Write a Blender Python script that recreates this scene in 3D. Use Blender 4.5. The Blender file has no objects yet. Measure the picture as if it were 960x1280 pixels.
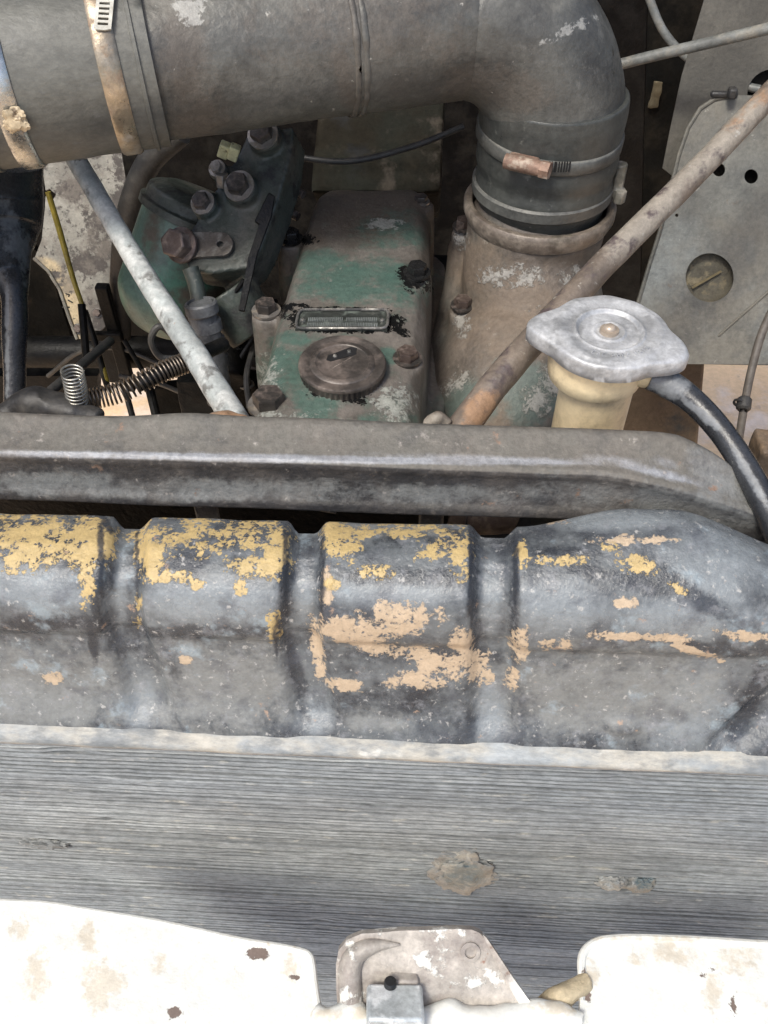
import bpy, bmesh, math, random
import numpy as np
from mathutils import Vector, Matrix, noise
from mathutils.geometry import tessellate_polygon
random.seed(7); np.random.seed(7)
SC = bpy.context.scene; COL = SC.collection
# ------------------------------------------------------------------ camera
H = 1.65                       # height of the lens above the sand
F = 1108.0; PITCH = 48.0; YAW = 3.5
cam_d = bpy.data.cameras.new('camera'); cam = bpy.data.objects.new('camera', cam_d); COL.objects.link(cam)
cam_d.sensor_fit = 'VERTICAL'; cam_d.sensor_height = 24; cam_d.lens = 24*F/1280
cam_d.clip_start = .01; cam_d.clip_end = 300
cam.location = (0, 0, H); cam.rotation_euler = (math.radians(90-PITCH), 0, math.radians(YAW))
SC.camera = cam
# ------------------------------------------------------------------ sky, sun, exposure
SUN_EL, SUN_AZ = 60, 215       # azimuth of the sun, clockwise from +Y
w = bpy.data.worlds.new("World"); SC.world = w; w.use_nodes = True
nt = w.node_tree; nt.nodes.clear()
wo = nt.nodes.new('ShaderNodeOutputWorld'); bg = nt.nodes.new('ShaderNodeBackground'); sk = nt.nodes.new('ShaderNodeTexSky')
sk.sky_type = 'NISHITA'; sk.sun_disc = False; sk.sun_elevation = math.radians(SUN_EL); sk.sun_rotation = math.radians(SUN_AZ)
sk.air_density = 1.0; sk.dust_density = 4.0; sk.ozone_density = 1.0
bg.inputs[1].default_value = .13
nt.links.new(sk.outputs[0], bg.inputs[0]); nt.links.new(bg.outputs[0], wo.inputs[0])
sl = bpy.data.lights.new('sun', 'SUN'); so = bpy.data.objects.new('sun', sl); COL.objects.link(so)
sl.energy = 1.5; sl.angle = math.radians(14); sl.color = (1, .985, .90)
az = math.radians(SUN_AZ); el = math.radians(SUN_EL)
sdir = Vector((math.sin(az)*math.cos(el), math.cos(az)*math.cos(el), math.sin(el)))
so.rotation_euler = (-sdir).to_track_quat('-Z', 'Y').to_euler(); so.location = (0, -2, 5)
SC.view_settings.view_transform = 'Standard'; SC.view_settings.look = 'None'; SC.view_settings.exposure = .68
SC.view_settings.gamma = 1.0

# ------------------------------------------------------------------ helpers
R = np.array(Matrix.Rotation(math.radians(YAW), 3, 'Z') @ Matrix.Rotation(math.radians(90-PITCH), 3, 'X'))
def ray(px, py): return R @ np.array([(px-480)/F, -(py-640)/F, -1.0])
def W(px, py, z=None, y=None):          # a place, found on a level z or at a depth y (measured from the lens)
    d = ray(px, py); t = z/d[2] if z is not None else y/d[1]
    return Vector(d*t)
def WP(px, py, P0, n):
    d = Vector(ray(px, py)); return d*(P0.dot(n)/d.dot(n))
def proj(V):                            # vertices (lens-relative) -> where the photo shows them
    c = V @ R; return 480+F*c[:, 0]/-c[:, 2], 640-F*c[:, 1]/-c[:, 2]
def smooth(t): t = np.clip(t, 0, 1); return t*t*(3-2*t)

def cr(pts, n=8):                       # smooth path through points
    P = [Vector(p) for p in pts]; P = [P[0]*2-P[1]]+P+[P[-1]*2-P[-2]]; out = []
    for i in range(1, len(P)-2):
        for k in range(n):
            t = k/n; a, b, c, d = P[i-1:i+3]
            out.append(.5*((2*b)+(c-a)*t+(2*a-5*b+4*c-d)*t*t+(3*b-3*c+d-a)*t**3))
    out.append(P[-2]); return out

def frame(ax):
    z = Vector(ax).normalized(); x = z.orthogonal().normalized(); return x, z.cross(x), z

class MB:
    def __init__(s): s.v = []; s.f = []
    def add(s, v, f): o = len(s.v); s.v += [Vector(p) for p in v]; s.f += [tuple(i+o for i in q) for q in f]; return s
    def tube(s, path, r, seg=16, caps=True, ell=None):
        P = [Vector(p) for p in path]; n = len(P); rr = r if hasattr(r, '__len__') else [r]*n
        if len(rr) != n: rr = list(np.interp(np.linspace(0, 1, n), np.linspace(0, 1, len(rr)), rr))
        T = [(P[min(i+1, n-1)]-P[max(i-1, 0)]).normalized() for i in range(n)]
        u = T[0].orthogonal().normalized(); v = []
        for i in range(n):
            u = (u-T[i]*u.dot(T[i])).normalized(); b = T[i].cross(u)
            for k in range(seg):
                a = 2*math.pi*k/seg; v.append(P[i]+(u*math.cos(a)+b*math.sin(a))*rr[i])
        f = [(i*seg+k, i*seg+(k+1) % seg, (i+1)*seg+(k+1) % seg, (i+1)*seg+k) for i in range(n-1) for k in range(seg)]
        if caps: f += [tuple(reversed(range(seg))), tuple((n-1)*seg+k for k in range(seg))]
        return s.add(v, f)
    def lathe(s, prof, o, ax, seg=48, closed=False, rf=None):   # prof: (radius, height)
        x, y, z = frame(ax); o = Vector(o); v = []; n = len(prof)
        for j, (r, h) in enumerate(prof):
            for k in range(seg):
                a = 2*math.pi*k/seg; q = r*(rf(j, k, a) if rf else 1)
                v.append(o+(x*math.cos(a)+y*math.sin(a))*q+z*h)
        m = n if closed else n-1
        f = [(i*seg+k, i*seg+(k+1) % seg, ((i+1) % n)*seg+(k+1) % seg, ((i+1) % n)*seg+k) for i in range(m) for k in range(seg)]
        if not closed: f += [tuple(reversed(range(seg))), tuple((n-1)*seg+k for k in range(seg))]
        return s.add(v, f)
    def cyl(s, a, b, r, r2=None, seg=24):
        a = Vector(a); b = Vector(b); L = (b-a).length; return s.lathe([(r, 0), (r2 if r2 else r, L)], a, b-a, seg)
    def ring(s, o, ax, ri, ro, w, seg=64):
        return s.lathe([(ri, -w/2), (ro*.5+ri*.5, -w/2), (ro, -w*.36), (ro, w*.36), (ro*.5+ri*.5, w/2), (ri, w/2)], o, ax, seg, closed=True)
    def box(s, c, size, M=None):
        c = Vector(c); M = M or Matrix.Identity(3); v = []
        for i in (-1, 1):
            for j in (-1, 1):
                for k in (-1, 1): v.append(c+M @ Vector((i*size[0]/2, j*size[1]/2, k*size[2]/2)))
        return s.add(v, [(0, 1, 3, 2), (4, 6, 7, 5), (0, 4, 5, 1), (2, 3, 7, 6), (0, 2, 6, 4), (1, 5, 7, 3)])
    def loft(s, A, B):
        n = len(A); f = [(i, (i+1) % n, n+(i+1) % n, n+i) for i in range(n)]
        return s.add(list(A)+list(B), f+[tuple(reversed(range(n))), tuple(range(n, 2*n))])
    def plate(s, outer, holes, th):      # outer/holes: 3D loops in one plane; th: thickness vector (away from the face)
        loops = [outer]+list(holes); pts = [p for l in loops for p in l]; N = len(pts)
        tris = tessellate_polygon([[Vector(p) for p in l] for l in loops]); th = Vector(th)
        f = [tuple(t) for t in tris]+[tuple(i+N for i in reversed(t)) for t in tris]; o = 0
        for l in loops:
            m = len(l); f += [(o+i, o+(i+1) % m, N+o+(i+1) % m, N+o+i) for i in range(m)]; o += m
        return s.add(list(pts)+[Vector(p)+th for p in pts], f)
    def bm(s):
        b = bmesh.new(); vs = [b.verts.new(p) for p in s.v]
        for q in s.f:
            try: b.faces.new([vs[i] for i in q])
            except ValueError: pass
        bmesh.ops.recalc_face_normals(b, faces=b.faces); return b

def refine(b, L, it=7):
    bmesh.ops.triangulate(b, faces=b.faces)
    for _ in range(it):
        e = [x for x in b.edges if x.calc_length() > L]
        if not e: break
        bmesh.ops.subdivide_edges(b, edges=e, cuts=1); bmesh.ops.triangulate(b, faces=[f for f in b.faces if len(f.verts) > 3])
    return b

def disp(b, amp, sc, seed=0, post=None):
    for v in b.verts:
        d = noise.noise(v.co*sc+Vector((seed, 0, 0)))*amp
        v.co += v.normal*d if v.normal.length > .1 else Vector((0, 0, d))
    return b

def cast(m, vox=.0025, it=6, amp=0, sc=40):     # weld overlapping solids into one casting
    b = m.bm(); me = bpy.data.meshes.new('t'); b.to_mesh(me); b.free(); o = bpy.data.objects.new('t', me); COL.objects.link(o)
    r = o.modifiers.new('r', 'REMESH'); r.mode = 'VOXEL'; r.voxel_size = vox
    q = o.modifiers.new('s', 'SMOOTH'); q.iterations = it; q.factor = .5
    dg = bpy.context.evaluated_depsgraph_get(); nm = bpy.data.meshes.new_from_object(o.evaluated_get(dg))
    bpy.data.objects.remove(o); b = bmesh.new(); b.from_mesh(nm); b.normal_update()
    if amp: disp(b, amp, sc)
    return b

def blobs(V, bl):
    px, py = proj(V); out = np.zeros(len(V))
    for q in bl:
        x, y, rx, ry = q[:4]; rot = math.radians(q[4]) if len(q) > 4 else 0; amp = q[5] if len(q) > 5 else 1
        dx, dy = px-x, py-y; u = dx*math.cos(rot)+dy*math.sin(rot); v = -dx*math.sin(rot)+dy*math.cos(rot)
        out = np.maximum(out, amp*np.clip(1.5-np.sqrt((u/rx)**2+(v/ry)**2), 0, 1))
    return out

def thing(name, label, cat, loc, group=None):
    o = bpy.data.objects.new(name, None); COL.objects.link(o); o.empty_display_size = .02
    o.location = Vector(loc)+Vector((0, 0, H)); o['label'] = label; o['category'] = cat
    if group: o['group'] = group
    return o
def top(o):
    while o.parent: o = o.parent
    return o
def part(name, src, mat, parent=None, attrs=None, smooth_deg=35, bevel=0, label=None, origin=None, kind=None, cat=None, group=None, subd=0):
    b = src.bm() if isinstance(src, MB) else src
    if parent: org = top(parent).location-Vector((0, 0, H))
    else:
        n = len(b.verts); c = sum((v.co for v in b.verts), Vector())/n; org = Vector(origin) if origin else c
    A = {}
    if attrs:
        V = np.array([v.co for v in b.verts])
        for k, bl in attrs.items(): A[k] = bl(V) if callable(bl) else blobs(V, bl)
    bmesh.ops.translate(b, verts=b.verts, vec=-org)
    me = bpy.data.meshes.new(name); b.to_mesh(me); b.free()
    for k, a in A.items():
        at = me.attributes.new(k, 'FLOAT', 'POINT'); at.data.foreach_set('value', a.astype(np.float32))
    if smooth_deg:
        me.polygons.foreach_set('use_smooth', [True]*len(me.polygons)); me.set_sharp_from_angle(angle=math.radians(smooth_deg))
    me.materials.append(mat); o = bpy.data.objects.new(name, me); COL.objects.link(o)
    if parent:
        o.parent = parent
        o.location = (0, 0, 0)
    else: o.location = org+Vector((0, 0, H))
    if bevel:
        m = o.modifiers.new('bevel', 'BEVEL'); m.width = bevel; m.segments = 2; m.limit_method = 'ANGLE'; m.angle_limit = math.radians(40)
    if label: o['label'] = label
    if kind: o['kind'] = kind
    if cat: o['category'] = cat
    if group: o['group'] = group
    return o

# ------------------------------------------------------------------ materials
def M(name, base, rough=.6, metal=0, layers=(), bump=.25, bscale=220, var=.3, vscale=25, stretch=(1, 1, 1), rvar=.15, up=None, coat=0, vcol=None, grain=190, gamp=.22, spec=.5):
    m = bpy.data.materials.new(name); m.use_nodes = True; t = m.node_tree; N = t.nodes; L = t.links; bs = N['Principled BSDF']
    tc = N.new('ShaderNodeTexCoord'); mp = N.new('ShaderNodeMapping'); mp.inputs['Scale'].default_value = stretch; L.new(tc.outputs['Object'], mp.inputs[0])
    def nz(sc, det=8, ro=.62, off=0, src=mp):
        n = N.new('ShaderNodeTexNoise'); n.inputs['Scale'].default_value = sc; n.inputs['Detail'].default_value = det; n.inputs['Roughness'].default_value = ro
        if off:
            a = N.new('ShaderNodeVectorMath'); a.operation = 'ADD'; a.inputs[1].default_value = (off, off*.7, off*1.3); L.new(src.outputs[0], a.inputs[0]); L.new(a.outputs[0], n.inputs['Vector'])
        else: L.new(src.outputs[0], n.inputs['Vector'])
        return n.outputs['Fac']
    def math_(op, a, b=None, c=None):
        n = N.new('ShaderNodeMath'); n.operation = op
        for i, q in enumerate((a, b, c)):
            if q is None: continue
            if isinstance(q, (int, float)): n.inputs[i].default_value = q
            else: L.new(q, n.inputs[i])
        return n.outputs[0]
    def rng(v, a, b, c=0, d=1):
        n = N.new('ShaderNodeMapRange'); n.interpolation_type = 'SMOOTHSTEP'; L.new(v, n.inputs[0])
        for i, q in zip((1, 2, 3, 4), (a, b, c, d)): n.inputs[i].default_value = q
        return n.outputs[0]
    def mixc(f, a, b):
        n = N.new('ShaderNodeMix'); n.data_type = 'RGBA'; L.new(f, n.inputs[0])
        for i, q in ((6, a), (7, b)):
            if isinstance(q, tuple): n.inputs[i].default_value = (*q, 1)
            else: L.new(q, n.inputs[i])
        return n.outputs[2]
    def mixf(f, a, b):
        n = N.new('ShaderNodeMix'); L.new(f, n.inputs[0])
        for i, q in ((2, a), (3, b)):
            if isinstance(q, (int, float)): n.inputs[i].default_value = q
            else: L.new(q, n.inputs[i])
        return n.outputs[0]
    lo = tuple(c*(1-var) for c in base); hi = tuple(min(1, c*(1+var)) for c in (vcol or base))
    col = mixc(rng(nz(vscale), .3, .7), lo, hi)
    r = math_('ADD', math_('MULTIPLY', nz(vscale*2.3, off=3.1), 2*rvar), rough-rvar)
    met = None; h = math_('MULTIPLY', nz(bscale, 6), 1.0)
    h = math_('ADD', h, math_('MULTIPLY', nz(vscale*1.7, 4, off=9), 1.2))
    if metal: met = math_('MULTIPLY', r, 0); met = math_('ADD', met, metal)
    for i, ly in enumerate(layers):
        n = nz(ly.get('scale', 40), ly.get('det', 8), ly.get('ro', .65), off=5.3*(i+1), src=tc if ly.get('iso') else mp)
        k = ly.get('k', 2.2)
        if 'attr' in ly:
            a = N.new('ShaderNodeAttribute'); a.attribute_name = ly['attr']
            v = math_('ADD', a.outputs['Fac'], math_('MULTIPLY', math_('SUBTRACT', n, .5), k)); thr = ly.get('thr', .5)
            v = math_('ADD', v, math_('MULTIPLY', math_('SUBTRACT', nz(ly.get('scale', 40)*4.5, off=2.2*i+17), .5), k*.55))
            # nothing outside the stain's own area
            v = math_('MULTIPLY', v, rng(a.outputs['Fac'], .0, .12))
        elif ly.get('up'):
            g = N.new('ShaderNodeNewGeometry'); sx = N.new('ShaderNodeSeparateXYZ'); L.new(g.outputs['Normal'], sx.inputs[0])
            v = math_('ADD', sx.outputs[2], math_('MULTIPLY', math_('SUBTRACT', n, .5), k)); thr = ly.get('thr', .6)
        elif ly.get('edge'):
            g = N.new('ShaderNodeNewGeometry')
            v = math_('ADD', g.outputs['Pointiness'], math_('MULTIPLY', math_('SUBTRACT', n, .5), ly.get('k', .25))); thr = ly.get('thr', .56)
        else: v = n; thr = ly.get('thr', .55)
        s = ly.get('soft', .04); mk = rng(v, thr-s, thr+s, 0, ly.get('op', 1))
        c = ly['col']; c2 = mixc(nz(ly.get('scale', 40)*1.5, off=11+i), tuple(x*(1-ly.get('var', .18)) for x in c), tuple(min(1, x*(1+ly.get('var', .18))) for x in c))
        col = mixc(mk, col, c2); r = mixf(mk, r, ly.get('rough', .75))
        if met is not None: met = mixf(mk, met, ly.get('metal', 0))
        if ly.get('h'): h = math_('ADD', h, math_('MULTIPLY', mk, ly['h']))
    fine_ = rng(nz(grain, 10, .75, off=23), .28, .72, 1-gamp, 1+gamp); vm = N.new('ShaderNodeVectorMath'); vm.operation = 'SCALE'
    L.new(col, vm.inputs[0]); L.new(fine_, vm.inputs['Scale']); col = vm.outputs[0]
    r = math_('ADD', r, math_('MULTIPLY', math_('SUBTRACT', nz(grain*1.7, off=31), .5), .35))
    r = math_('MULTIPLY', r, .84)
    L.new(col, bs.inputs['Base Color']); L.new(r, bs.inputs['Roughness'])
    if met is not None: L.new(met, bs.inputs['Metallic'])
    bs.inputs['Specular IOR Level'].default_value = spec
    if coat: bs.inputs['Coat Weight'].default_value = coat; bs.inputs['Coat Roughness'].default_value = .3
    bu = N.new('ShaderNodeBump'); bu.inputs['Strength'].default_value = bump; bu.inputs['Distance'].default_value = .002
    L.new(h, bu.inputs['Height']); L.new(bu.outputs[0], bs.inputs['Normal'])
    return m

DUST = (.33, .30, .26)
m_tank = M('black_radiator_paint', (.045, .05, .058), .33, layers=[
    dict(col=(.15, .165, .172), scale=34, thr=.5, soft=.12, rough=.42, op=.8),
    dict(col=(.235, .26, .275), attr='grey', scale=24, k=1.5, soft=.6, rough=.34, op=.85),  # part dust, part sky sheen painted into the colour
    dict(col=(.215, .222, .215), attr='brown', scale=60, k=2.2, soft=.5, rough=.65, op=.8),
    dict(col=(.028, .032, .04), attr='black', scale=50, k=2.4, soft=.5, rough=.3, op=.85),  # dark paint tones, with groove-wall shade painted in
    dict(col=(.27, .28, .30), scale=85, thr=.60, soft=.08, rough=.5, op=.45, ro=.75),
    dict(col=(.07, .075, .09), scale=48, thr=.60, soft=.08, rough=.35, op=.5),
    dict(col=(.34, .42, .47), scale=30, thr=.64, soft=.06, rough=.5, op=.5),
    dict(col=(.46, .45, .43), scale=210, thr=.64, soft=.05, rough=.6, op=.7),
    dict(col=(.36, .25, .18), scale=66, thr=.67, soft=.03, rough=.8, op=.8),
    dict(col=(.49, .38, .265), attr='tan', scale=75, k=4.0, soft=.16, rough=.7, h=1.6, ro=.72, op=.93),
    dict(col=(.50, .37, .165), attr='yellow', scale=85, k=5.2, soft=.14, rough=.55, h=1.6, ro=.74, var=.25, op=.93),
    dict(col=(.03, .034, .042), attr='edge_shade', scale=60, k=1.6, soft=.3, rough=.35, op=.9)], bump=.4, bscale=300, vscale=18, rvar=.1, gamp=.14)  # last layer: shaded pad edges painted as dark lines
m_bar = M('dusty_black_bar', (.045, .045, .048), .5, layers=[
    dict(col=(.135, .128, .112), up=1, scale=30, k=1.0, thr=.45, soft=.3, rough=.85),
    dict(col=(.30, .31, .33), attr='edge', scale=90, k=1.2, soft=.5, rough=.35),  # highlight painted along the bar's front edge
    dict(col=(.19, .195, .19), attr='low', scale=40, k=3, soft=.5, rough=.6),
    dict(col=(.165, .145, .125), scale=16, thr=.55, soft=.14, rough=.8, op=.5), dict(col=(.05, .05, .052), scale=35, thr=.60, soft=.1, rough=.45, op=.45, ro=.7), dict(col=(.22, .20, .175), scale=70, thr=.62, soft=.06, rough=.8, op=.4, ro=.7), dict(col=(.22, .15, .11), scale=55, thr=.67, soft=.03, rough=.85),
    dict(col=(.36, .33, .30), scale=120, thr=.67, soft=.05, rough=.85, op=.7)], bump=.5, bscale=260, vscale=20)
m_lip = M('pale_flange', (.24, .26, .27), .6, layers=[
    dict(col=(.42, .40, .35), scale=30, thr=.52, soft=.1, rough=.7), dict(col=(.14, .155, .165), scale=90, thr=.58, soft=.1, op=.6), dict(col=(.55, .54, .50), scale=45, thr=.62, soft=.05, op=.7)], bump=.5, stretch=(.45, 1, 1))
m_fin = M('grey_fins', (.205, .22, .226), .55, metal=.2, var=.25, vscale=18, stretch=(.35, 1, 1.2), gamp=.35, grain=260, layers=[
    dict(col=(.28, .285, .28), scale=14, thr=.55, soft=.14, rough=.55, op=.55, iso=1),
    dict(col=(.11, .12, .13), scale=9, thr=.54, soft=.18, rough=.6, op=.5, iso=1),
    dict(col=(.36, .35, .31), scale=90, thr=.64, soft=.05, rough=.7, op=.7)], bump=.2)
m_black = M('black_gap', (.012, .012, .013), .7, bump=.1)
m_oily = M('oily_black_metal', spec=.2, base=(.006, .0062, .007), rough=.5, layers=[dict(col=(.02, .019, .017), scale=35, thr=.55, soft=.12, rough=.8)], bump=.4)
m_rubber = M('dusty_rubber', (.065, .068, .066), .5, layers=[
    dict(col=(.165, .165, .145), scale=14, thr=.48, soft=.2, rough=.62, op=.8), dict(col=(.18, .185, .19), scale=70, thr=.66, soft=.06, rough=.7, op=.5)], bump=.25, stretch=(.6, 1, 1))
m_duct = M('scuffed_dark_duct', (.085, .086, .082), .42, metal=.25, layers=[
    dict(col=(.135, .137, .126), scale=11, thr=.48, soft=.16, rough=.55, op=.8),
    dict(col=(.03, .03, .03), scale=16, thr=.56, soft=.12, rough=.5, op=.6),
    dict(col=(.12, .10, .082), attr='rust', scale=50, k=2.6, soft=.5, rough=.7, op=.5),
    dict(col=(.10, .09, .078), scale=22, thr=.6, soft=.16, rough=.8, op=.35),
    dict(col=(.21, .205, .18), up=1, scale=40, k=1.6, thr=.8, soft=.3, rough=.7, op=.6), dict(col=(.21, .205, .19), scale=75, thr=.63, soft=.06, rough=.6, op=.4, ro=.75),
    dict(col=(.36, .35, .32), scale=150, thr=.69, soft=.03, rough=.6),
    dict(col=(.40, .40, .38), attr='scuff', scale=90, k=5, soft=.3, rough=.5, op=.65)], bump=.35, bscale=240, vscale=12)
m_steelband = M('dull_steel_band', (.34, .29, .22), .38, metal=.75, layers=[dict(col=(.22, .15, .1), scale=40, thr=.58, soft=.08, rough=.8), dict(col=(.4, .38, .34), scale=25, thr=.6, soft=.06, rough=.6)], bump=.2)
m_silver = M('dull_bright_steel', (.55, .55, .52), .33, metal=.9, layers=[dict(col=(.3, .24, .18), scale=60, thr=.62, soft=.05, rough=.8)], bump=.15)
m_palestrap = M('pale_strap', (.55, .54, .48), .5, layers=[dict(col=(.3, .27, .2), scale=80, thr=.62, soft=.06)], bump=.15)
m_rustscrew = M('rusty_clamp_screw', (.27, .175, .13), .7, metal=.2, layers=[dict(col=(.36, .29, .23), scale=90, thr=.55, soft=.06)], bump=.4)
m_cover = M('worn_green_casting', (.15, .135, .12), .55, layers=[
    dict(col=(.085, .075, .06), scale=13, thr=.53, soft=.12, rough=.7, op=.7),
    dict(col=(.05, .12, .095), scale=38, thr=.60, soft=.12, rough=.5, op=.5),
    dict(col=(.11, .09, .07), attr='dirt', scale=30, k=1.8, soft=.4, rough=.75, op=.9),
    dict(col=(.06, .12, .098), attr='green', scale=42, k=2.6, soft=.45, rough=.45, op=.8),
    dict(col=(.30, .31, .28), attr='scab', scale=110, k=4.6, soft=.25, rough=.6, h=1.0, op=.9),
    dict(col=(.30, .28, .26), scale=140, thr=.67, soft=.05, rough=.7, op=.5),
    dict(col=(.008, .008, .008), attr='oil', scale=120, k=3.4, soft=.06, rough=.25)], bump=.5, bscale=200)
m_mani = M('brown_casting', (.125, .105, .088), .62, layers=[
    dict(col=(.085, .09, .08), scale=16, thr=.52, soft=.12, rough=.7, op=.7),
    dict(col=(.17, .13, .095), attr='rust', scale=30, k=2, soft=.5, rough=.8, op=.8),
    dict(col=(.10, .125, .11), attr='green', scale=30, k=1.8, soft=.3, rough=.6),
    dict(col=(.32, .31, .285), attr='scab', scale=120, k=5, soft=.35, rough=.7, h=1, op=.8),
    dict(col=(.3, .27, .23), scale=130, thr=.67, soft=.05, op=.6)], bump=.6, bscale=180)
m_rbolt = M('rust_brown_bolt', (.095, .07, .06), .42, metal=.4, layers=[dict(col=(.16, .125, .105), scale=90, thr=.55, soft=.08, rough=.7)], bump=.3)
m_bolt = M('worn_bolt', (.085, .078, .072), .38, metal=.6, layers=[dict(col=(.13, .10, .085), scale=90, thr=.55, soft=.08, rough=.8)], bump=.25)
m_washer = M('bright_washer', (.30, .28, .26), .4, metal=.6, layers=[dict(col=(.2, .17, .13), scale=90, thr=.55, soft=.08, rough=.8)], bump=.2)
m_oilbolt = M('oil_black_bolt', (.02, .02, .02), .3, metal=.2, bump=.3)
m_fillcap = M('oily_filler_cap', (.085, .075, .068), .42, metal=.45, layers=[dict(col=(.14, .115, .10), scale=40, thr=.52, soft=.1, rough=.5), dict(col=(.42, .36, .31), edge=1, thr=.62, k=.3, soft=.05, rough=.35, scale=80)], bump=.2)
m_radcap = M('zinc_cap', (.43, .44, .45), .55, metal=.4, layers=[
    dict(col=(.55, .56, .57), scale=60, thr=.54, soft=.1, rough=.6, op=.7), dict(col=(.36, .37, .39), scale=110, thr=.57, soft=.08, rough=.5, op=.6), dict(col=(.2, .2, .21), scale=60, thr=.69, soft=.03, rough=.7)], bump=.25, bscale=160)
m_cream = M('cream_paint', (.84, .69, .44), .45, gamp=.08, layers=[dict(col=(.5, .40, .25), scale=30, thr=.58, soft=.12), dict(col=(.1, .07, .04), scale=110, thr=.73, soft=.02)], var=.08, bump=.15)
m_palerod = M('pale_grey_rod', (.36, .385, .375), .5, layers=[
    dict(col=(.52, .53, .51), scale=40, thr=.52, soft=.08, rough=.6), dict(col=(.17, .17, .16), scale=55, thr=.6, soft=.06), dict(col=(.33, .25, .2), scale=120, thr=.68, soft=.03)], bump=.3)
m_brownrod = M('rust_brown_rod', (.16, .13, .105), .6, layers=[
    dict(col=(.28, .25, .21), attr='pale', scale=35, k=1.6, soft=.3, rough=.7), dict(col=(.30, .185, .11), attr='rust', scale=40, k=1.8, soft=.3, rough=.8), dict(col=(.09, .07, .07), scale=50, thr=.58, soft=.07, rough=.5), dict(col=(.4, .38, .34), scale=120, thr=.66, soft=.04)], bump=.4)
m_wing = M('dusty_grey_panel', (.10, .10, .088), .6, layers=[
    dict(col=(.17, .185, .18), attr='blue', scale=14, k=1.4, soft=.4, rough=.6, op=.9), dict(col=(.155, .14, .112), scale=9, thr=.5, soft=.14, rough=.8, op=.8), dict(col=(.055, .058, .055), scale=26, thr=.56, soft=.1, rough=.5, op=.55, ro=.75), dict(col=(.10, .06, .035), scale=45, thr=.67, soft=.05, op=.7), dict(col=(.06, .06, .055), scale=20, thr=.6, soft=.08, op=.6), dict(col=(.3, .29, .26), scale=150, thr=.68, soft=.04, op=.7)], bump=.3)
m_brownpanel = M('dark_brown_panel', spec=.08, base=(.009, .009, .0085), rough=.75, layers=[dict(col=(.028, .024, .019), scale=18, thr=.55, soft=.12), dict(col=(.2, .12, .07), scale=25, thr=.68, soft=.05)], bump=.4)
m_bezel = M('mud_caked_disc', (.10, .09, .065), .9, layers=[dict(col=(.18, .15, .09), scale=70, thr=.55, soft=.06)], bump=.9, bscale=120)
m_spot = M('spotted_cream_panel', (.235, .225, .195), .6, layers=[
    dict(col=(.50, .40, .25), attr='clean', scale=20, k=.8, soft=.3), dict(col=(.06, .05, .045), attr='dirt', scale=60, k=2.6, soft=.2),
    dict(col=(.16, .14, .12), scale=40, thr=.53, soft=.08, op=.7), dict(col=(.06, .05, .045), scale=75, thr=.60, soft=.04, op=.9), dict(col=(.045, .04, .035), scale=150, thr=.63, soft=.03)], bump=.35)
m_green = M('green_bowl_paint', (.11, .175, .145), .4, layers=[dict(col=(.10, .085, .065), attr='dirt', scale=25, k=1.6, soft=.35, rough=.7), dict(col=(.09, .22, .16), scale=20, thr=.58, soft=.1, rough=.4), dict(col=(.12, .1, .08), scale=50, thr=.66, soft=.05)], bump=.2)
m_darkgreen = M('grimy_green_casting', (.055, .066, .057), .45, layers=[dict(col=(.085, .085, .072), scale=25, thr=.54, soft=.1, rough=.6), dict(col=(.02, .02, .02), scale=35, thr=.58, soft=.08), dict(col=(.25, .25, .22), scale=110, thr=.68, soft=.04, op=.7)], bump=.4)
m_yellow = M('yellow_cable', (.20, .16, .025), .5, layers=[dict(col=(.08, .06, .02), scale=40, thr=.58, soft=.08)], bump=.1)
m_spring = M('bare_spring_steel', (.42, .41, .37), .4, metal=.8, layers=[dict(col=(.2, .16, .12), scale=90, thr=.6, soft=.05, rough=.8)], bump=.1)
m_hose = M('black_hose', (.03, .032, .036), .33, layers=[dict(col=(.15, .16, .17), attr='dusty', scale=50, k=2, soft=.25, rough=.55), dict(col=(.28, .28, .26), scale=120, thr=.68, soft=.04, op=.7)], bump=.25)
m_white = M('chipped_white_paint', (.68, .69, .65), .45, var=.07, gamp=.09, layers=[
    dict(col=(.64, .62, .56), scale=22, thr=.54, soft=.14, rough=.6, op=.5), dict(col=(.50, .42, .30), attr='stain', scale=55, k=4, soft=.45, rough=.7, op=.6), dict(col=(.50, .45, .38), scale=130, thr=.66, soft=.05, op=.5),
    dict(col=(.45, .36, .24), scale=38, thr=.69, soft=.04, rough=.8, op=.7), dict(col=(.16, .12, .1), attr='chip', scale=150, k=2, soft=.08, rough=.7, h=-1)], bump=.4, bscale=90)
m_latch = M('greige_painted_steel', (.42, .385, .34), .5, layers=[
    dict(col=(.22, .19, .175), scale=22, thr=.55, soft=.1, rough=.6, op=.8), dict(col=(.68, .67, .62), scale=48, thr=.59, soft=.03, rough=.4, h=.8), dict(col=(.25, .15, .11), scale=75, thr=.68, soft=.03)], bump=.5, bscale=120)
m_zinc = M('zinc_nut', (.50, .54, .55), .45, metal=.3, layers=[dict(col=(.62, .64, .64), scale=60, thr=.55, soft=.06, rough=.6)], bump=.3)
m_patch = M('solder_putty', (.21, .22, .22), .55, layers=[dict(col=(.11, .15, .17), attr='blue', scale=60, k=1.5, soft=.2, rough=.4), dict(col=(.36, .36, .33), scale=60, thr=.6, soft=.08, op=.7)], bump=.6)
m_sand = M('pale_sand', (.66, .46, .27), .95, gamp=.12, grain=60, var=.12, vscale=2, layers=[dict(col=(.42, .30, .21), scale=25, thr=.64, soft=.04, op=.7), dict(col=(.72, .58, .46), scale=6, thr=.55, soft=.1)], bump=.6, bscale=40)
m_fitting = M('pale_yellow_plug', (.62, .60, .36), .5, layers=[dict(col=(.2, .17, .1), scale=100, thr=.62, soft=.05)], bump=.1)
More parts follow.
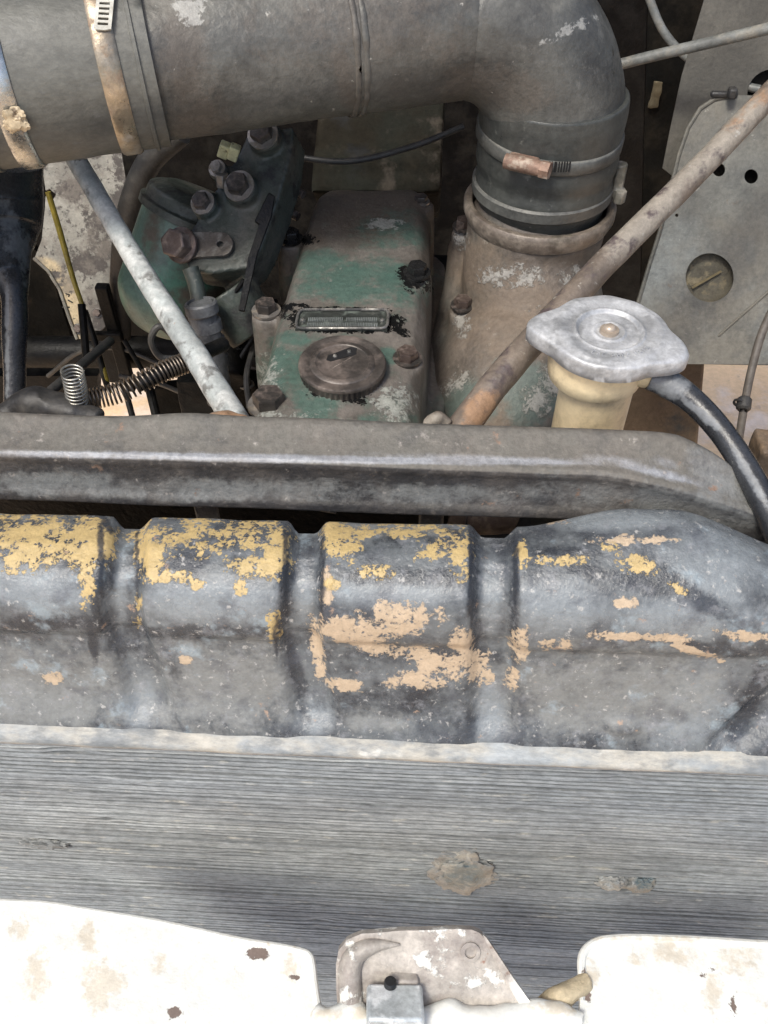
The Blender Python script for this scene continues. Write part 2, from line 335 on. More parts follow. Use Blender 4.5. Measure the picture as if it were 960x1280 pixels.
m_bonnet = M('dark_bonnet_underside', (.10, .095, .085), .5, bump=.1)  # underside kept dark so the added bonnet shades the rear
m_darkgrey = M('dull_dark_grey_metal', (.032, .032, .033), .5, layers=[dict(col=(.07, .066, .06), scale=25, thr=.54, soft=.12, rough=.75)], bump=.3)
m_grey = M('wrapped_grey_tape', (.16, .165, .17), .5, layers=[dict(col=(.05, .05, .05), scale=40, thr=.55, soft=.1)], bump=.4)

# ------------------------------------------------------------------ setting
g = MB(); n = 60
gv = [(x, y, -H) for x in np.linspace(-40, 40, 2) for y in np.linspace(-40, 40, 2)]
g.add(gv, [(0, 2, 3, 1)])
part('ground', g, m_sand, kind='structure', origin=(0, 0, -H))
# fine sand ripples right behind the truck bay where the gaps show the ground
b = bmesh.new(); bmesh.ops.create_grid(b, x_segments=140, y_segments=110, size=1)
for v in b.verts:
    v.co = Vector((v.co.x*1.6, 2.1+v.co.y*1.2, -H+.006)); e = 1-max(abs(v.co.x)/1.6, abs(v.co.y-2.1)/1.2)
    v.co.z += min(1, e*12)*(.010*noise.noise(v.co*7)+.004*noise.noise(v.co*Vector((1, 1, 1))*26)+.01)
part('ground', b, m_sand, kind='structure')

# firewall, engine block, added bonnet and wings: the dark bay round the engine
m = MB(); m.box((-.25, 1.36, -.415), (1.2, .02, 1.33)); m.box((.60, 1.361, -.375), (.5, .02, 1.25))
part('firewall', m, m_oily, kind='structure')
bay = thing('engine_block', 'grimy black engine block below the green valve cover', 'engine', (.05, .70, -1.2))
m = MB(); c = W(440, 400, z=-.60)
m.box((.035, .74, -.85), (.21, .50, .48)); m.box((.15, .80, -.90), (.10, .34, .40))
part('block', cast(m, .006, 4), m_oily, bay)
for i in range(5): part('side_rib', MB().box((-.075, .56+i*.09, -.70), (.03, .05, .06)), m_oily, bay, bevel=.004)
# unseen bonnet added above and behind to shade the rear of the bay
hood = thing('shade_bonnet', 'unseen open bonnet above the firewall, sized to shade the rear of the engine', 'bonnet', (0, 1.34, .28))
m = MB(); A = [(-.8, 1.34, .26), (.8, 1.34, .26), (.78, .46, 1.05), (-.78, .46, 1.05)]
m.plate([Vector(p) for p in A], [], (0, .02, .02)); part('skin', m, m_bonnet, hood)
for x in (-.4, .4): part('stiffener', MB().tube([(x, 1.32, .25), (x*.95, .48, 1.02)], .02, 8), m_darkgrey, hood)
for sx in (-1, 1):  # unseen wings added to block light from the sides
    nm = thing('side_light_wing', 'unseen inner wing blocking side light at the %s edge of the bay' % ('left' if sx < 0 else 'right'), 'wing', (sx*.80, .85, -.9))
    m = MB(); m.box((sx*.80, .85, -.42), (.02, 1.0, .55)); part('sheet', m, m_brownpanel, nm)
rail = thing('cross_tube', 'black cross tube low behind the upright spring', 'tube', W(90, 445, y=.95))
m = MB(); m.tube([W(-120, 440, y=.95), W(330, 440, y=.95)], .022, 20); part('tube', m, m_oily, rail)
m = MB(); m.box(W(145, 448, y=.91), (.03, .02, .07)); part('bracket', m, m_oily, rail, bevel=.003)
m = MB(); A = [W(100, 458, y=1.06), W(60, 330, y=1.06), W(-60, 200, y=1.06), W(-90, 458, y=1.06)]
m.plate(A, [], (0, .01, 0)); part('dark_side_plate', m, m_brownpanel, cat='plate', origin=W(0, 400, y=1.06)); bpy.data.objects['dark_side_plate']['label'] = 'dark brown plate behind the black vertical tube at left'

# ------------------------------------------------------------------ radiator
rad = thing('radiator', 'truck radiator with ribbed black top tank flaking yellow paint over grey fins', 'radiator', (0, .31, -1.25))
prof = [(669, -.520, .41), (656, -.50, None), (657, -.452, None), (661, -.441, None), (684, -.4375, None), (701, -.439, None), (725, -.4435, None), (749, -.4515, None),
        (771, -.462, None), (790, -.474, None), (806, -.486, None), (821, -.497, None), (849, -.515, None), (884, -.538, None), (914, -.556, None), (931, -.566, None)]
PP = []
for i, (py, z, y) in enumerate(prof):
    p = W(480, py, z=z); PP.append(Vector((py, p.y, z)))
PP[0].y = PP[2].y+.0; PP[1].y = PP[2].y+.001
QP = cr(PP, 8)
XS = np.arange(-.44, .46, .0026); NV = len(QP)
pyv = np.array([q.x for q in QP]); yv = np.array([q.y for q in QP]); zv = np.array([q.z for q in QP])
ty = np.gradient(yv); tz = np.gradient(zv); ln = np.hypot(ty, tz)+1e-9
ny, nz_ = tz/ln, -ty/ln      # outward: back, then up, then front
def xat(px, py, z): return W(px, py, z=z).x
VAL = [([(-75, 645), (-80, 760), (-70, 915)], 24, 28), ([(160, 645), (148, 710), (142, 770), (148, 810), (168, 860), (184, 915)], 21, 30),
       ([(384, 645), (380, 700), (374, 760), (372, 805), (384, 860), (394, 915)], 20, 29), ([(617, 645), (617, 760), (615, 915)], 24, 28)]
X = np.repeat(XS[:, None], NV, 1); Y = np.repeat(yv[None], len(XS), 0); Z = np.repeat(zv[None], len(XS), 0); PYV = np.repeat(pyv[None], len(XS), 0)
dsp = np.zeros_like(X)
pxs = np.array([[0.0]*NV for _ in XS])
for pts, h0, h1 in VAL:
    pc = np.interp(pyv, [p[1] for p in pts], [p[0] for p in pts])
    xc = np.array([xat(a, max(b, 640), c) for a, b, c in zip(pc, pyv, zv)])
    hw = np.interp(pyv, [650, 915], [h0, h1])*np.interp(pyv, [650, 915], [.00054, .00058])
    dd = np.abs(X-xc[None])/hw[None]
    s = 1-smooth((dd-.5)/.75)
    dep = np.interp(pyv, [640, 700, 790, 830, 900, 922], [.0075, .0105, .0115, .0085, .006, .001])
    dsp -= s*dep[None]
# pads slightly crowned, small rolled ridge where pad meets valley
xr = xat(905, 880, -.54)
lowm = smooth((PYV-815)/25)
dd = np.abs(X-(xr+(.045*(1-(PYV-820)/100))))/.016
dsp -= (1-smooth((dd-.5)/.7))*.006*lowm*smooth((930-PYV)/20)
# lower face sits in a little below the crease
dsp -= .0035*smooth((PYV-800)/14)*smooth((925-PYV)/40)
# right end: back edge bulges, shoulder falls away
x7, x8, x9 = xat(640, 650, -.44), xat(790, 640, -.44), xat(960, 670, -.44)
bul = smooth((X-x7)/(x8-x7))*(1-smooth((X-x8-.02)/(x9-x8)))
fb = 1-smooth((PYV-650)/110)
Z += .010*bul*fb; Y += .010*bul*fb
fall = smooth((X-xat(830, 650, -.44))/.12)
Z -= fall*.012*(1-smooth((PYV-700)/90)); Y -= fall*.012*fb
NZ = np.array([[noise.noise(Vector((X[i, j]*16, PYV[i, j]*.02, 0)))+.5*noise.noise(Vector((X[i, j]*45, PYV[i, j]*.05, 3))) for j in range(NV)] for i in range(len(XS))])
dsp += NZ*.0011
# small boss on the right lower face
pb = W(775, 898, z=-.55); dsp += .0035*np.exp(-(((X-pb.x)/.011)**2+((PYV-898)/9)**2)**2)
Y += dsp*ny[None]; Z += dsp*nz_[None]
Z += .03*X
V = np.stack([X, Y, Z], -1).reshape(-1, 3); nX = len(XS)
Fq = [(i*NV+j, (i+1)*NV+j, (i+1)*NV+j+1, i*NV+j+1) for i in range(nX-1) for j in range(NV-1)]
b = bmesh.new(); vs = [b.verts.new(p) for p in V]
for q in Fq: b.faces.new([vs[k] for k in q])
bmesh.ops.recalc_face_normals(b, faces=b.faces); b.normal_update()
if sum(f.normal.z for f in b.faces) < 0: bmesh.ops.reverse_faces(b, faces=b.faces)
yel = [(40, 672, 66, 30, 0, .74), (110, 678, 30, 32), (107, 728, 9, 28), (30, 700, 40, 14, 0, .8), (-60, 670, 60, 35),
       (186, 690, 16, 30), (345, 690, 14, 32), (262, 672, 80, 22, 0, .6), (320, 705, 40, 14, 0, .66), (342, 786, 7, 18), (215, 720, 20, 7, 0, .8), (300, 732, 8, 9), (245, 730, 10, 6, 0, .8), (172, 760, 5, 20, 0, .8),
       (427, 676, 20, 24), (415, 660, 12, 15), (575, 692, 13, 28, 0, .9), (545, 690, 28, 14, 0, .7), (500, 660, 60, 10, 0, .7), (412, 730, 10, 7), (470, 715, 20, 8, 0, .6),
       (651, 694, 6, 18), (700, 700, 30, 6, 0, .72), (796, 706, 22, 11, 20), (850, 738, 12, 5, 35, .9), (765, 683, 12, 5, 0, .8)]
tan = [(500, 772, 45, 18, 0, .8), (455, 790, 50, 12, 15, .72), (540, 828, 45, 18, 10, .8), (575, 815, 16, 26, 0, .9), (525, 850, 40, 9, 0, .9), (428, 856, 22, 9, 10), (397, 815, 7, 38, -10), (440, 800, 50, 8, 20, .8), (408, 735, 8, 20, 0, .8), (600, 835, 14, 22, 0, .8),
       (800, 796, 62, 6, 2), (870, 815, 28, 5, 18), (930, 795, 34, 6, 8), (785, 754, 17, 6, 8), (650, 805, 14, 20, 0, .8), (695, 806, 24, 7, 0, .8), (640, 850, 8, 12, 0, .8), (232, 824, 8, 6), (66, 848, 12, 6, 0, .9), (790, 675, 45, 5, 0, .8), (690, 650, 20, 5, 0, .7)]
grey = [(55, 740, 60, 26), (255, 752, 88, 28), (152, 740, 9, 50, 0, .8), (380, 740, 10, 45, 0, .8), (490, 740, 80, 18), (615, 740, 12, 50, 0, .8), (700, 758, 55, 32), (850, 775, 90, 22), (172, 875, 20, 35), (393, 895, 20, 28), (614, 890, 18, 40), (900, 690, 60, 40, 20, .85), (780, 650, 80, 12, 0, .9), (20, 860, 25, 12), (860, 890, 60, 40, -60, .8), (880, 720, 60, 30, 30, .8)]  # dusty facets with the reflected sky painted in
brn = [(50, 865, 110, 50), (280, 860, 85, 55), (760, 865, 130, 50), (490, 660, 60, 14, 0, .6), (470, 900, 50, 14, 0, .8)]
edge_shade = [(126, 700, 4, 55), (134, 655, 5, 14, -30), (171, 700, 3, 50, 0, .9), (357, 705, 4, 60), (403, 720, 3, 55, 0, .9), (589, 715, 3.5, 65), (645, 720, 4, 60), (115, 800, 5, 30, -10), (345, 800, 4, 30)]  # shadow lines of the groove walls painted along the pad edges
blk_shade = [(55, 780, 60, 10), (250, 790, 90, 8), (500, 720, 90, 12, 0, .9), (470, 820, 60, 12, 0, .7), (480, 875, 80, 20, 0, .6), (120, 760, 7, 70), (172, 770, 4, 60, 0, .9), (356, 730, 7, 70), (402, 740, 4, 60, 0, .8), (592, 730, 6, 75), (643, 740, 6, 80), (870, 745, 60, 12, 35), (760, 720, 60, 12, 15, .8), (690, 690, 60, 8, 0, .7), (880, 810, 50, 6, 10), (935, 880, 12, 60, 20), (370, 840, 8, 60, -12), (215, 830, 6, 40, -15, .7)]  # black areas, the tall ones painting the shade of the groove walls
part('top_tank', b, m_tank, rad, attrs=dict(yellow=yel, tan=tan, grey=grey, brown=brn, black=blk_shade, edge_shade=edge_shade), smooth_deg=60)
# lip flange
lp = W(480, 931, z=-.566); LX = np.linspace(-.44, .46, 200)
def sweepx(sec, xs, fn=None):
    m = MB(); n = len(sec); v = []
    for x in xs:
        for (y, z) in sec:
            q = Vector((x, y, z)); v.append(fn(q) if fn else q)
    f = [(i*n+k, i*n+(k+1) % n, (i+1)*n+(k+1) % n, (i+1)*n+k) for i in range(len(xs)-1) for k in range(n)]
    f += [tuple(reversed(range(n))), tuple((len(xs)-1)*n+k for k in range(n))]
    return m.add(v, f)
sec = [(lp.y+.004, lp.z+.004), (lp.y-.003, lp.z+.0018), (lp.y-.0065, lp.z), (lp.y-.0085, lp.z-.002), (lp.y-.0085, lp.z-.005), (lp.y-.006, lp.z-.007), (lp.y+.01, lp.z-.007)]
def wob(q): d = noise.noise(Vector((q.x*22, q.z*200, 1))); return q+Vector((0, d*.0006, .03*q.x+d*.0005+.0003*noise.noise(Vector((q.x*80, 0, 0)))))
part('lip_flange', sweepx(sec, LX, wob), m_lip, rad, smooth_deg=70)
# core: fins as real strips
m = MB(); v = []; f = []; z = lp.z-.0085; k = 0; xs = np.linspace(-.44, .46, 90); NX = len(xs)
yc = lp.y-.004; rs = random.Random(3)
while z > -1.32:
    th = rs.uniform(.0014, .0024); dy = rs.gauss(0, .0006); o = len(v)
    dent = [0]*NX
    for i, x in enumerate(xs):
        q = noise.noise(Vector((x*9, z*60, 0))); q2 = noise.noise(Vector((x*40, z*90, 7)))
        yy = yc+dy+.0009*q+.0003*q2+.008*max(0, noise.noise(Vector((x*18, z*50, 12)))-.42); zz = z+.028*x+.006*max(0, noise.noise(Vector((x*26, z*70, 4)))-.38)-.006*max(0, noise.noise(Vector((x*22, z*60, 9)))-.40)+.0002*q2+.0003*noise.noise(Vector((x*5, k*.9, 2)))
        v += [(x, yy, zz+th/2), (x, yy-.0012, zz), (x, yy, zz-th/2), (x, yy+.012, zz-th/2), (x, yy+.012, zz+th/2)]
    for i in range(NX-1):
        a = o+i*5; c = a+5
        f += [(a+s, c+s, c+(s+1) % 5, a+(s+1) % 5) for s in range(5)]
    z -= rs.uniform(.0042, .0056); k += 1
m.add(v, f); part('cooling_fins', m, m_fin, rad, smooth_deg=0, kind='stuff')
m = MB(); m.box((.01, yc+.045, -.96), (.90, .07, .78)); part('core', m, M('core_grey', (.05, .055, .06), .6), rad)
# putty blobs on the fins
for px, py, rx, rz, s in ((577, 1091, .027, .040, 1), (800, 1104, .012, .013, 2), (766, 1102, .013, .010, 4), (55, 1053, .022, .004, 3)):
    P = W(px, py, y=yc-.001); b = bmesh.new(); bmesh.ops.create_icosphere(b, subdivisions=5, radius=1)
    for vv in b.verts:
        q = vv.co.copy(); e = 1+.35*noise.noise(q*2.2+Vector((s*5, 0, 0)))+.15*noise.noise(q*6+Vector((s, 0, 0)))
        vv.co = P+Vector((q.x*rx*e, q.y*.006*e, q.z*rz*e*1.15))
    part('solder_patch', b, m_patch, rad, attrs=dict(blue=[(580, 1095, 26, 16), (808, 1104, 15, 9)]))
# filler neck
cc = W(762, 412, z=-.371)
NC = Vector((W(743, 500, z=-.43).x, cc.y-.002, -.43)); UPV = Vector((0, 0, 1))
neck = MB().lathe([(.0265, -.12), (.0265, .018), (.027, .020)], NC, UPV, 64)
nk = part('filler_neck', neck, m_cream, rad, label='cream painted filler neck')
CC = Vector((cc.x-.004, cc.y, -.40))
part('collar', MB().lathe([(.026, -.012), (.030, -.0125), (.0335, -.009), (.0345, .0), (.034, .016), (.030, .018)], CC, UPV, 64), m_cream, nk, smooth_deg=50)
sp0 = W(795, 468, y=.50); sp1 = W(822, 474, y=.492)
part('overflow_spout', MB().tube([sp0-(sp1-sp0)*.9, sp0, sp1], [.009, .0085, .0075], 20), m_cream, nk)
part('neck_base', MB().box((NC.x, NC.y-.03, -.53), (.10, .12, .05)), m_oily, rad, bevel=.01)

# ------------------------------------------------------------------ radiator cap
cap = thing('pressure_cap', 'dull silver pressed metal radiator cap with two ears on the cream neck', 'radiator cap', cc-Vector((0, 0, .014)))
e1 = W(666, 402, z=-.371)-cc; e2 = W(856, 440, z=-.371)-cc
a1 = math.atan2(e1.y, e1.x); a2 = math.atan2(e2.y, e2.x)
def capR(a):
    r = .0425
    for ae, le in ((a1, .0565), (a2, .0560)):
        d = abs((a-ae+math.pi) % (2*math.pi)-math.pi); 
        r = max(r, .0425+(le-.0425)*float(smooth(1-d/.62)**1.15)) if d < .62 else r
    return r
# profile as fraction of local radius / absolute height
pr = []
def hz(r):
    h = 0
    h -= .0018*float(smooth((.0225-abs(r))/.0014)); h += .0010*math.exp(-((r-.0236)/.0010)**2); h += .0012*math.exp(-((r-.0105)/.0011)**2)
    h += .0012*math.exp(-((r-.0345)/.005)**2); return h
seg = 160; rings = np.concatenate([np.linspace(.001, .037, 44)]); v = [cc.copy()]; f = []
for r in rings:
    for k in range(seg):
        a = 2*math.pi*k/seg; q = noise.noise(Vector((math.cos(a)*r*60, math.sin(a)*r*60, 0)))*.0003
        v.append(cc+Vector((math.cos(a)*r, math.sin(a)*r, hz(r)+q)))
for t, dz in ((.25, .0001), (.55, -.0002), (.8, -.0006), (.93, -.0016), (1.0, -.0036), (1.005, -.007), (1.0, -.0125), (.965, -.0135)):
    for k in range(seg):
        a = 2*math.pi*k/seg; Rr = capR(a); r = .037+(Rr-.037)*t if t <= 1.01 else Rr*t
        if t == .965: r = Rr*.95
        ed = noise.noise(Vector((math.cos(a)*3, math.sin(a)*3, dz*200)))*.0007
        v.append(cc+Vector((math.cos(a)*(r+ed), math.sin(a)*(r+ed), dz+(noise.noise(Vector((a*3, 0, 5)))*.0008 if t < 1 else ed)+(.0016*(Rr > .05)*t*0))))
for k in range(seg): f.append((0, 1+k, 1+(k+1) % seg))
nr = len(rings)+8
for i in range(nr-1):
    for k in range(seg): f.append((1+i*seg+k, 1+i*seg+(k+1) % seg, 1+(i+1)*seg+(k+1) % seg, 1+(i+1)*seg+k))
f.append(tuple(1+(nr-1)*seg+k for k in range(seg)))
shell = part('cap_shell', MB().add(v, f), m_radcap, cap, smooth_deg=70)
part('center_rivet', MB().lathe([(.0068, -.001), (.0065, .0012), (.0045, .0016), (.0042, .003), (.0028, .0042), (.0008, .0046)], cc+Vector((.0, 0, -.0008)), UPV, 32), M('brassy_rivet', (.48, .40, .32), .4, metal=.4), cap, smooth_deg=60)
# worn, unreadable stamping on the front of the cap
m = MB(); ra = random.Random(5)
for i in range(13):
    if i in (3, 8): continue
    a = math.radians(-118+i*6.2); p = cc+Vector((math.cos(a)*.0305, math.sin(a)*.0305, .0016)); Mx = Matrix.Rotation(a+math.pi/2, 3, 'Z')
    m.box(p, (.0007, .0030, .0009), Mx); m.box(p+Mx @ Vector((.0008, ra.choice((-.0012, 0, .0012)), 0)), (.0016, .0007, .0009), Mx)
part('stamping', m, m_radcap, cap)
# overflow hose
hp = cr([W(812, 472, y=.493), W(835, 480, y=.49), W(868, 503, y=.478), W(902, 540, y=.458), W(932, 585, y=.435), W(955, 628, y=.413), W(985, 700, y=.385)], 8)
part('overflow_hose', MB().tube(hp, [.0085, .0100, .0088, .0085, .0088, .0090, .0092], 28), m_hose, cat='hose', attrs=dict(dusty=[(835, 482, 26, 14), (880, 520, 40, 5, 40), (940, 600, 50, 6, 60)]), smooth_deg=60)
bpy.data.objects['overflow_hose']['label'] = 'black rubber overflow hose from the cream neck down over the bar'

# ------------------------------------------------------------------ support bar
bt = W(480, 524, z=-.405); ft = W(480, 569, z=-.4125); fy = ft.y-.002
sec0 = [(bt.y+.001, -.45), (bt.y+.002, -.41), (bt.y, -.4052), (bt.y-.004, -.4040), ((bt.y+ft.y)/2, -.4085), (ft.y+.001, -.4120), (fy-.003, -.4125), (fy-.0050, -.4145), (fy-.0052, -.418), (fy-.0035, -.424),
        (fy-.003, -.434), (fy-.004, -.447), (fy-.0065, -.453), (fy-.007, -.458), (fy-.004, -.4605), (fy+.004, -.4605), (fy+.004, -.45)]
xf0, xf1 = xat(745, 578, -.415), xat(965, 640, -.43); xb0, xb1 = xat(845, 526, -.405), xat(965, 610, -.43)
def barf(q):
    back = float(np.clip((q.y-fy)/(bt.y-fy), 0, 1))
    df = .030*max(0, (q.x-xf0)/(xf1-xf0))**1.5; db = .040*max(0, (q.x-xb0+.02)/(xb1-xb0+.02))**2.0
    z = q.z-(df*(1-back)+db*back)+.016*q.x-.002
    y = q.y-.006*max(0, (q.x-xf0)/(xf1-xf0))*(1-back)-.018*max(0, (q.x-xb0)/(xb1-xb0))*back
    n = noise.noise(Vector((q.x*9, q.y*30, q.z*30)))*.0018
    hump = .0035*math.exp(-((q.x-xat(235, 520, -.41))/.03)**2)*back
    return Vector((q.x, y+n*.6, z+n+hump))
def rsec(sec, n=3):
    out = []
    for i in range(len(sec)):
        a = Vector(sec[i]); b_ = Vector(sec[(i+1) % len(sec)]); out += [tuple(a.lerp(b_, k/n)) for k in range(n)]
    return out
bar = thing('radiator_support_bar', 'dusty black pressed steel bar lying across behind the radiator tank', 'bar', (0, bt.y, -.46))
part('bar', sweepx(rsec(sec0), np.linspace(-.46, xf1+.06, 330), barf), m_bar, bar, smooth_deg=75,
     attrs=dict(edge=[(200, 570, 360, 4, .8, 1.2), (560, 576, 280, 4, .3, 1.2), (820, 590, 70, 5, 14, 1.1)], low=[(250, 612, 200, 12), (560, 618, 120, 10), (820, 630, 120, 22, 10), (60, 605, 80, 14), (900, 600, 40, 20, 40)]))  # edge mask: painted highlight line on the front bead
for px in (255, 540):
    P = W(px, 634, y=fy+.004); part('mounting_tab', MB().box(P+Vector((0, .004, -.012)), (.018, .004, .04)), m_bar, bar, bevel=.002)
# flaps and dirt lumps along the back edge at left
for px, py, r in ((60, 517, .018), (150, 512, .022)):
    pass
br = thing('rubber_boot', 'crumpled black rubber boot at the foot of the upright spring', 'boot', W(75, 520, y=.50))
m = MB(); 
m.tube(cr([W(5, 520, y=.50), W(45, 508, y=.505), W(90, 515, y=.50), W(125, 524, y=.495)], 6), [.010, .016, .012, .007], 16)
m.tube([W(48, 512, y=.50), W(60, 496, y=.505)], .010, 12)
part('boot', cast(m, .002, 4, .003, 60), m_darkgrey, br)

# ------------------------------------------------------------------ intake duct
duct = thing('intake_duct', 'large scuffed dark metal air duct bending down at right', 'air duct', W(400, 70, z=-.36))
RD = .0606
# axis: straight from the left, then an elbow straight down
ex = W(682, 200, y=.775).x; zt = -.264
a0 = Vector((W(-160, 110, y=.66).x, .638, zt-.014)); yc2 = .775
bx = W(600, 37, y=.77).x
RB = .080
P1 = Vector((ex-RB, yc2-.003, zt)); 
arc = []
for k in range(0, 13):
    a = math.pi/2*k/12
    # super-elliptic elbow
    arc.append(Vector((ex-RB+RB*math.sin(a), yc2, zt-RB+RB*math.cos(a))))
lead = [a0.lerp(arc[0], t) for t in np.linspace(0, 1, 24)[:-1]]
down = [arc[-1]+Vector((0, 0, -d)) for d in (.01, .02)]
path = cr(lead+arc+down, 3)
i0 = next(i for i, p in enumerate(path) if p.x > W(232, 120, y=.70).x-.035)
def dmask(V):
    return blobs(V, [(230, 60, 30, 90, -10), (430, 90, 14, 60, -15, .9), (250, 150, 30, 30), (600, 110, 40, 30), (450, 30, 120, 50, 0, .7), (640, 120, 40, 25)])
m = MB(); m.tube(path[i0:], RD*.985, 72)
b = m.bm(); refine(b, .006); b.normal_update(); disp(b, .0016, 16); b.normal_update(); disp(b, .0005, 60)
part('duct_pipe', b, m_duct, duct, attrs=dict(rust=dmask, scuff=[(235, 8, 16, 14, 0), (245, 15, 8, 18, 20), (715, 35, 34, 4, -25, .62)]), smooth_deg=80)
def at(px, py=None):
    return min(range(len(path)), key=lambda i: abs(proj(np.array([path[i]]))[0][0]-px) if path[i].z > zt-.02 and path[i].x < arc[3].x else 1e9)
def axdir(i): return (path[min(i+1, len(path)-1)]-path[i-1]).normalized()
j = at(205); part('end_bead', MB().ring(path[i0], axdir(i0), RD*.93, RD*1.02, .004), m_steelband, duct)
for px_, r_ in ((425, 1.008), (437, 1.004)):
    j = at(px_); bb = MB().ring(path[j], axdir(j)+Vector((.0, 0, .0)), RD*.97, RD*r_, .005).bm(); refine(bb, .006); disp(bb, .0012, 90); part('weld_seam', bb, m_duct, duct, smooth_deg=80, attrs=dict(rust=[(430, 90, 30, 120)]))
# left rubber coupling with its clamps
jl = path[i0]; dl = axdir(i0)
cpl = thing('coupling_sleeve', 'wide dusty rubber sleeve joining the duct at upper left', 'sleeve', jl-dl*.10-Vector((0, 0, RD)), group='rubber couplings on the duct')
pL = [jl+dl*s for s in np.linspace(-.30, .014, 30)]
rr = [RD*(1.055+.012*math.sin(i*.35)*(i < 24)) for i in range(30)]
b = MB().tube(pL, rr, 72).bm(); refine(b, .01); b.normal_update(); disp(b, .0012, 14)
part('sleeve', b, m_rubber, cpl, smooth_deg=80)
for s in (-.105, -.03): part('sleeve_rib', MB().ring(jl+dl*(.004 if s > -.05 else s-.012), dl, RD*1.0, RD*1.085, .0035), m_rubber, cpl)
cl = thing('band_clamp', 'tan steel band clamp with slotted pale tail near the top left edge', 'clamp', jl-dl*.008-Vector((0, 0, RD)), group='clamps round the duct')
part('band', MB().ring(jl-dl*.016, dl, RD*1.05, RD*1.095, .0155), m_steelband, cl, smooth_deg=50)
# slotted strap tail
T0 = W(140, -28, y=.60); 
def onsurf(px, py, off):      # point on the sleeve surface seen at px,py
    d = Vector(ray(px, py)); o = Vector((0, 0, 0)); rad_ = RD*1.075+off; u = dl
    # cylinder intersect
    oc = o-jl; a_ = d.dot(d)-d.dot(u)**2; b_ = 2*(oc.dot(d)-oc.dot(u)*d.dot(u)); c_ = oc.dot(oc)-oc.dot(u)**2-rad_**2
    D = b_*b_-4*a_*c_; t = (-b_-math.sqrt(max(D, 0)))/(2*a_); return d*t
def strap(px0, py0, px1, py1, hwpx, nseg, off):
    L_ = []; 
    for k in range(nseg+1):
        t = k/nseg; x = px0+(px1-px0)*t; y = py0+(py1-py0)*t; L_.append((onsurf(x-hwpx, y, off), onsurf(x+hwpx, y+1, off)))
    return L_
L_ = strap(134, -30, 128, 34, 11, 10, .0035)
m = MB()
for i in range(10):
    a, b_ = L_[i]; c, d_ = L_[i+1]; a.lerp(b_, 1); nrm = (b_-a).cross(c-a).normalized()
    if nrm.z < 0: nrm = -nrm
    def q(p): return [p, p-nrm*.0012]
    # rails and rung with a slot between
    for (s0, s1, t0, t1) in ((0, .2, 0, 1), (.8, 1, 0, 1), (.2, .8, .5, 1)):
        A = a.lerp(b_, s0).lerp(c.lerp(d_, s0), t0); B = a.lerp(b_, s1).lerp(c.lerp(d_, s1), t0); C = a.lerp(b_, s1).lerp(c.lerp(d_, s1), t1); D_ = a.lerp(b_, s0).lerp(c.lerp(d_, s0), t1)
        m.plate([A, B, C, D_], [], -nrm*.0014)
a, b_ = L_[10]; c, d_ = L_[9]; mid = a+(a-c)*.45
m.plate([a, b_, b_+(b_-d_)*.15, mid.lerp(b_+(a-c)*.45, .6), mid.lerp(b_, .12)], [], -Vector((0, -.6, .8))*.0014)
part('strap_tail', m, m_palestrap, cl, smooth_deg=0)
cl2 = thing('band_clamp', 'bright steel band clamp with a pale paint blob at the far left edge', 'clamp', jl-dl*.12-Vector((0, 0, RD)), group='clamps round the duct')
dC = jl-dl*.092
part('band', MB().ring(dC, dl, RD*1.05, RD*1.10, .016), m_silver, cl2, smooth_deg=50)
b = bmesh.new(); bmesh.ops.create_icosphere(b, subdivisions=4, radius=1); PB = onsurf(18, 150, .003)
for vv in b.verts:
    e = 1+.5*noise.noise(vv.co*1.6+Vector((3, 0, 0)))+.2*noise.noise(vv.co*6); vv.co = PB+Vector((vv.co.x*.010*e, vv.co.y*.004*e, vv.co.z*.008*e))
part('paint_blob', b, M('cream_blob', (.55, .45, .30), .6, layers=[dict(col=(.2, .15, .1), scale=120, thr=.6, soft=.05)]), cl2)
m_cab0 = M('olive_grey_clamp', (.17, .165, .14), .5, metal=.3, layers=[dict(col=(.28, .26, .22), scale=60, thr=.55, soft=.08)], bump=.3)
# right coupling: bulging rubber below the elbow
ct = arc[-1]+Vector((0, 0, -.012)); zf = W(688, 256, y=.775).z
cpr = thing('coupling_sleeve', 'short bulging rubber sleeve between the duct elbow and the manifold flange', 'sleeve', Vector((ex, yc2, zf)), group='rubber couplings on the duct')
z0 = ct.z+.036; Hh = z0-zf
prf = [(RD*.97, Hh), (RD*1.015, Hh), (RD*1.03, Hh*.93), (RD*1.035, Hh*.86), (RD*1.02, Hh*.70), (RD*1.015, Hh*.62), (RD*1.03, Hh*.52), (RD*1.035, Hh*.46), (RD*1.005, Hh*.38), (RD*1.0, Hh*.34), (RD*1.02, Hh*.26), (RD*1.0, Hh*.18), (RD*.98, Hh*.1), (RD*.95, Hh*.03), (RD*.94, -.004), (RD*.9, -.004)]
prs = [(p.x, p.y) for p in cr([Vector((r, h, 0)) for r, h in prf], 3)]
tilt = Vector((.0, 0, 1))
m_rubber2 = M('dark_sleeve_rubber', (.04, .043, .042), .4, layers=[dict(col=(.085, .088, .08), scale=16, thr=.5, soft=.2, rough=.55, op=.8), dict(col=(.2, .2, .18), scale=90, thr=.65, soft=.05, op=.5)], bump=.25)
b = MB().lathe(prs, Vector((ex, yc2, zf)), tilt, 72).bm(); b.normal_update(); disp(b, .0022, 16)
part('sleeve', b, m_rubber2, cpr, smooth_deg=80)
cl3 = thing('hose_clamp', 'worm drive hose clamp with rusty pink screw below the elbow', 'clamp', Vector((ex, yc2-RD, zf+.06)), group='clamps round the duct')
zc = z0-.034; axc = Vector((.05, -.05, 1)).normalized(); oc = Vector((ex, yc2, zc))
part('band', MB().ring(oc, axc, RD*1.01, RD*1.065, .013), m_duct, cl3, smooth_deg=50)
